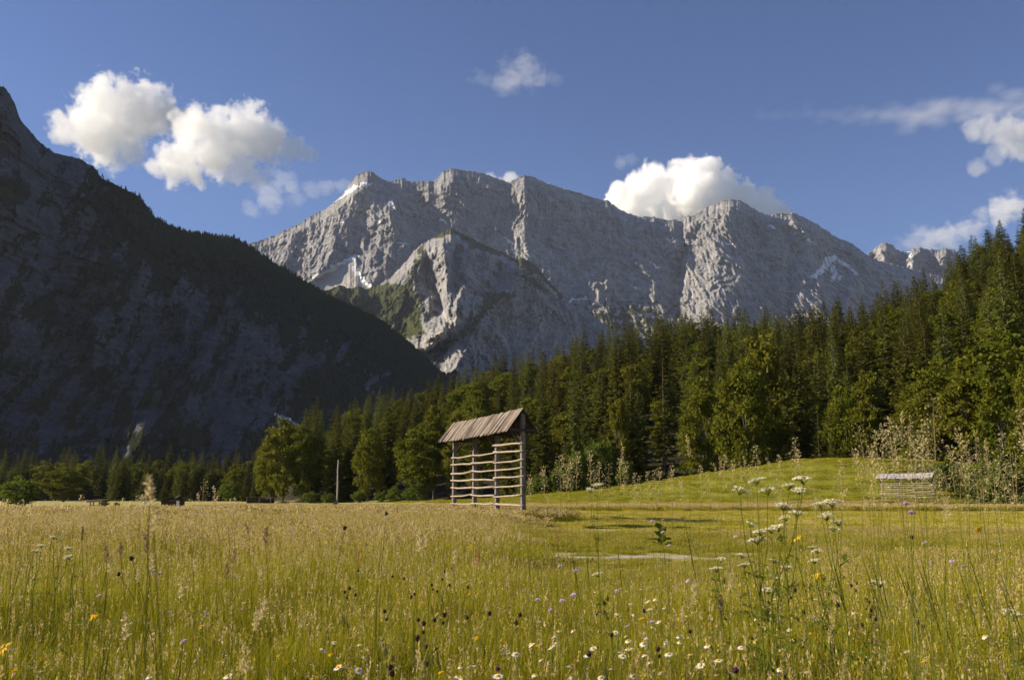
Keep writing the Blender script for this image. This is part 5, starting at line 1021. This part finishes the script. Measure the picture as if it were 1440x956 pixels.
for px, top, d, typ, sz, ln in [(209,669,1.15,'fat',.52,-.05),(219,712,1.15,'fat',.42,.02),(117,741,2.2,'dark',.55,.0),(150,768,2.6,'brown',.9,-.05),(156,782,2.6,'fat',.6,.03),(170,762,3,'brown',.8,.0),(206,752,2.6,'brown',1.0,-.05),(214,778,3,'fat',.7,.0),(331,772,3,'brown',.9,.06),(321,792,3,'brown',1.0,.04),(375,741,2.8,'brown',1.0,.0),(346,736,3.2,'brown',.7,-.18),(590,745,2.8,'fat',.9,.02),(600,750,3,'fat',.6,.05),(640,772,3.2,'fat',.7,.06),(374,842,2.6,'fat',.8,.12),(365,858,2.7,'fat',.8,.1),(255,815,3,'fat',.8,.0),(176,862,2.6,'fat',1.0,-.03),(195,800,3.2,'fat',.6,.0),(541,720,3.2,'tight',.8,.05),(731,745,2.4,'fat',.35,.0),(672,772,4,'rust',.9,.0),(782,748,5,'rust',.9,-.03),(504,772,4,'rust',.8,.0),(1028,806,3.4,'fat',.8,.0),(975,820,3.2,'fat',1.0,.0),(1013,835,3.2,'brown',1.3,.0),(1170,865,3,'tight',1.0,.1),(1190,918,2.9,'tight',1.0,.12),(1300,915,2.9,'tight',1.0,.05),(1250,900,2.9,'tight',1.0,.1),(640,790,4,'oat',.6,.1),(430,772,5,'oat',.7,.05),(458,760,5,'oat',.7,-.05),(690,758,6,'oat',.7,.05),(560,775,5,'oat',.7,.0),(345,905,2.8,'tight',1,.02),(340,900,2.8,'tight',1,.0),(700,735,6,'oat',.7,.02),(1100,720,4.5,'tight',.8,.05),(1148,700,4.2,'oat',.9,.05),(1215,700,4.2,'oat',.9,.0),(1330,700,3.8,'oat',.9,.04),(1400,690,3.6,'oat',.9,.0),(1360,705,4,'oat',.8,.05)]:
    tallgrass(px, top, d, typ, sz, ln)
# broad leaved dock in the mown strip
x, y, z = spot(930, 764, 22.5); e = empty('dock_plant', (x, 22.5, float(ground_z(x, 22.5)))); tag(e, 'broad leaved dock plant standing dark beside the gravel track', 'wild plant')
for i in range(13):
    a = i * 2.4; tl = rF.uniform(.2, 1.2); L_ = rF.uniform(.22, .38); b = MB(); u = np.linspace(0, 1, 6); w = .11 * np.sin(np.pi * np.clip(u * .95 + .05, 0, 1)) ** .7
    cx = np.stack([math.cos(a) * L_ * u * math.cos(tl), math.sin(a) * L_ * u * math.cos(tl), .05 + .035 * i + L_ * u * math.sin(tl) - .2 * L_ * u * u], 1); sd = np.array([-math.sin(a), math.cos(a), .25])
    V = np.stack([cx - sd * w[:, None], cx + np.array([0, 0, -.02]), cx + sd * w[:, None]], 1).reshape(-1, 3); obj('leaf', mesh('leaf', V, [grid_faces(6, 3)], [M_DOCK], dict(tone=np.full(18, rF.random()))), e)
b = MB(); b.tube([(0, 0, 0), (.02, 0, .3), (0, .02, .66)], [.012, .01, .006], 6); obj('stem', b.mesh('stem', M_STEM), e)
# ------------------------------------------------------------------ what sets each plant and tree apart, in words
ORD = 'first second third fourth fifth sixth seventh eighth ninth tenth eleventh twelfth thirteenth fourteenth fifteenth sixteenth seventeenth eighteenth nineteenth twentieth'.split()
TENS = {2: 'twenty', 3: 'thirty', 4: 'forty', 5: 'fifty', 6: 'sixty'}
def ordinal(i):
    if i < 20: return ORD[i]
    t, u = divmod(i + 1, 10); return TENS[t] + '-' + ORD[u - 1] if u else TENS[t][:-1] + 'ieth'
def zone(px, Z):
    for x, w in Z:
        if px < x: return w
    return Z[-1][1]
def label_all(rows, key, text, group, cat):
    by = {}
    for t in rows: by.setdefault(key(t), []).append(t)
    for k, v in by.items():
        v.sort(key=lambda t: t['px'])
        for i, t in enumerate(v): tag(t['o'], text(k, i, len(v)), cat(t), group(t))
TZ = [(105, 'behind the small feeding rack'), (215, 'left of the small dark hut'), (300, 'behind the small dark hut'), (384, 'near the long low shed'), (500, 'by the slim pale pole'), (615, 'left of the tall hayrack'), (745, 'behind the tall hayrack'), (875, 'above the bright bushes'), (1000, 'around the big open pine'), (1100, 'above the mound foot'), (1220, 'above the row of young spruces'), (1330, 'behind the low hayrack'), (9999, 'at the near wood end')]
NICE = dict(spruce='spruce', pine='pine', larch='larch', young_spruce='young spruce', broadleaf='broadleaf', bush='bush')
TONE = dict(spruce='dark', pine='open-branched', larch='pale', young_spruce='conical', broadleaf='rounded', bush='bright green')
def tkey(t):
    sky = t['py'] < float(interp(t['px'], SKYL)) + 16
    row = 'bush' if t['row'] == 'bush' else 'left' if t['row'] == 'left' else 'sky' if sky and t['Y'] > 150 else t['row']
    slim = 'slender' if t['wide'] < 1.0 else 'broad'
    return (t['kind'], '' if t['kind'] in ('bush', 'young_spruce', 'pine') else slim, row, zone(t['px'], TZ))
ROWS = dict(bush='at the wood edge', left='of the far wood', sky='on the skyline', front='in the front row', slope='on the slope')
def ttext(k, i, n):
    kind, slim, row, z = k
    return ' '.join(f"{slim} {TONE[kind]} {NICE[kind]} {ROWS[row]} {z}, {ordinal(i) + ' from left' if n > 1 else 'no other'}".split())
label_all(TREES, tkey, ttext, lambda t: {'bush': 'bushes at the wood edge', 'spruce': 'spruces of the wood', 'larch': 'larches of the wood', 'broadleaf': 'leafy trees of the wood', 'young_spruce': 'young spruces at the wood edge'}.get(t['kind'], 'trees of the wood'), lambda t: 'bush' if t['kind'] == 'bush' else 'tree')
FZ = [(150, 'below the small feeding rack'), (330, 'below the small dark hut'), (440, 'below the long low shed'), (560, 'below the slim pale pole'), (690, 'below the tall hayrack'), (800, 'below the hayrack near post'), (900, 'before the bright bushes'), (1000, 'before the big open pine'), (1110, 'at the mound foot'), (1200, 'below the young spruces'), (1330, 'before the low hayrack'), (9999, 'below the near larches')]
LOOK = dict(daisy='white daisy with yellow centre', yellow='small yellow hawkbit flower', arnica='large yellow daisy-shaped flower', scabious='lilac scabious flower', thistle='purple knapweed flower', bud='dark brown round seed head', umbel='cream flowered umbel plant', oat='tan plumed grass stalk', loose='loose airy straw-coloured stalk', tight='narrow pale grass spike', brown='short brown spiked grass stalk', fat='fluffy tan headed grass stalk', dark='dark green spiked grass stalk', rust='rust-red plumed stalk')
def fkey(t): return (t['kind'], 'over the horizon' if t['py'] < 705 else 'far back' if t['py'] < 800 else 'midway' if t['py'] < 870 else 'nearest', zone(t['px'], FZ))
def ftext(k, i, n): return f"{LOOK[k[0]]} {k[1]} {k[2]}" + (f', {ordinal(i)} from left' if n > 1 else '')
FG = dict(daisy='white daisies in the meadow', yellow='hawkbits in the meadow', arnica='large yellow meadow flowers', scabious='lilac scabious in the meadow', thistle='purple knapweeds', bud='dark seed heads in the grass', umbel='umbel plants in the meadow')
label_all(PLANTS, fkey, ftext, lambda t: FG.get(t['kind'], 'tall seeding grasses'), lambda t: t['cat'])
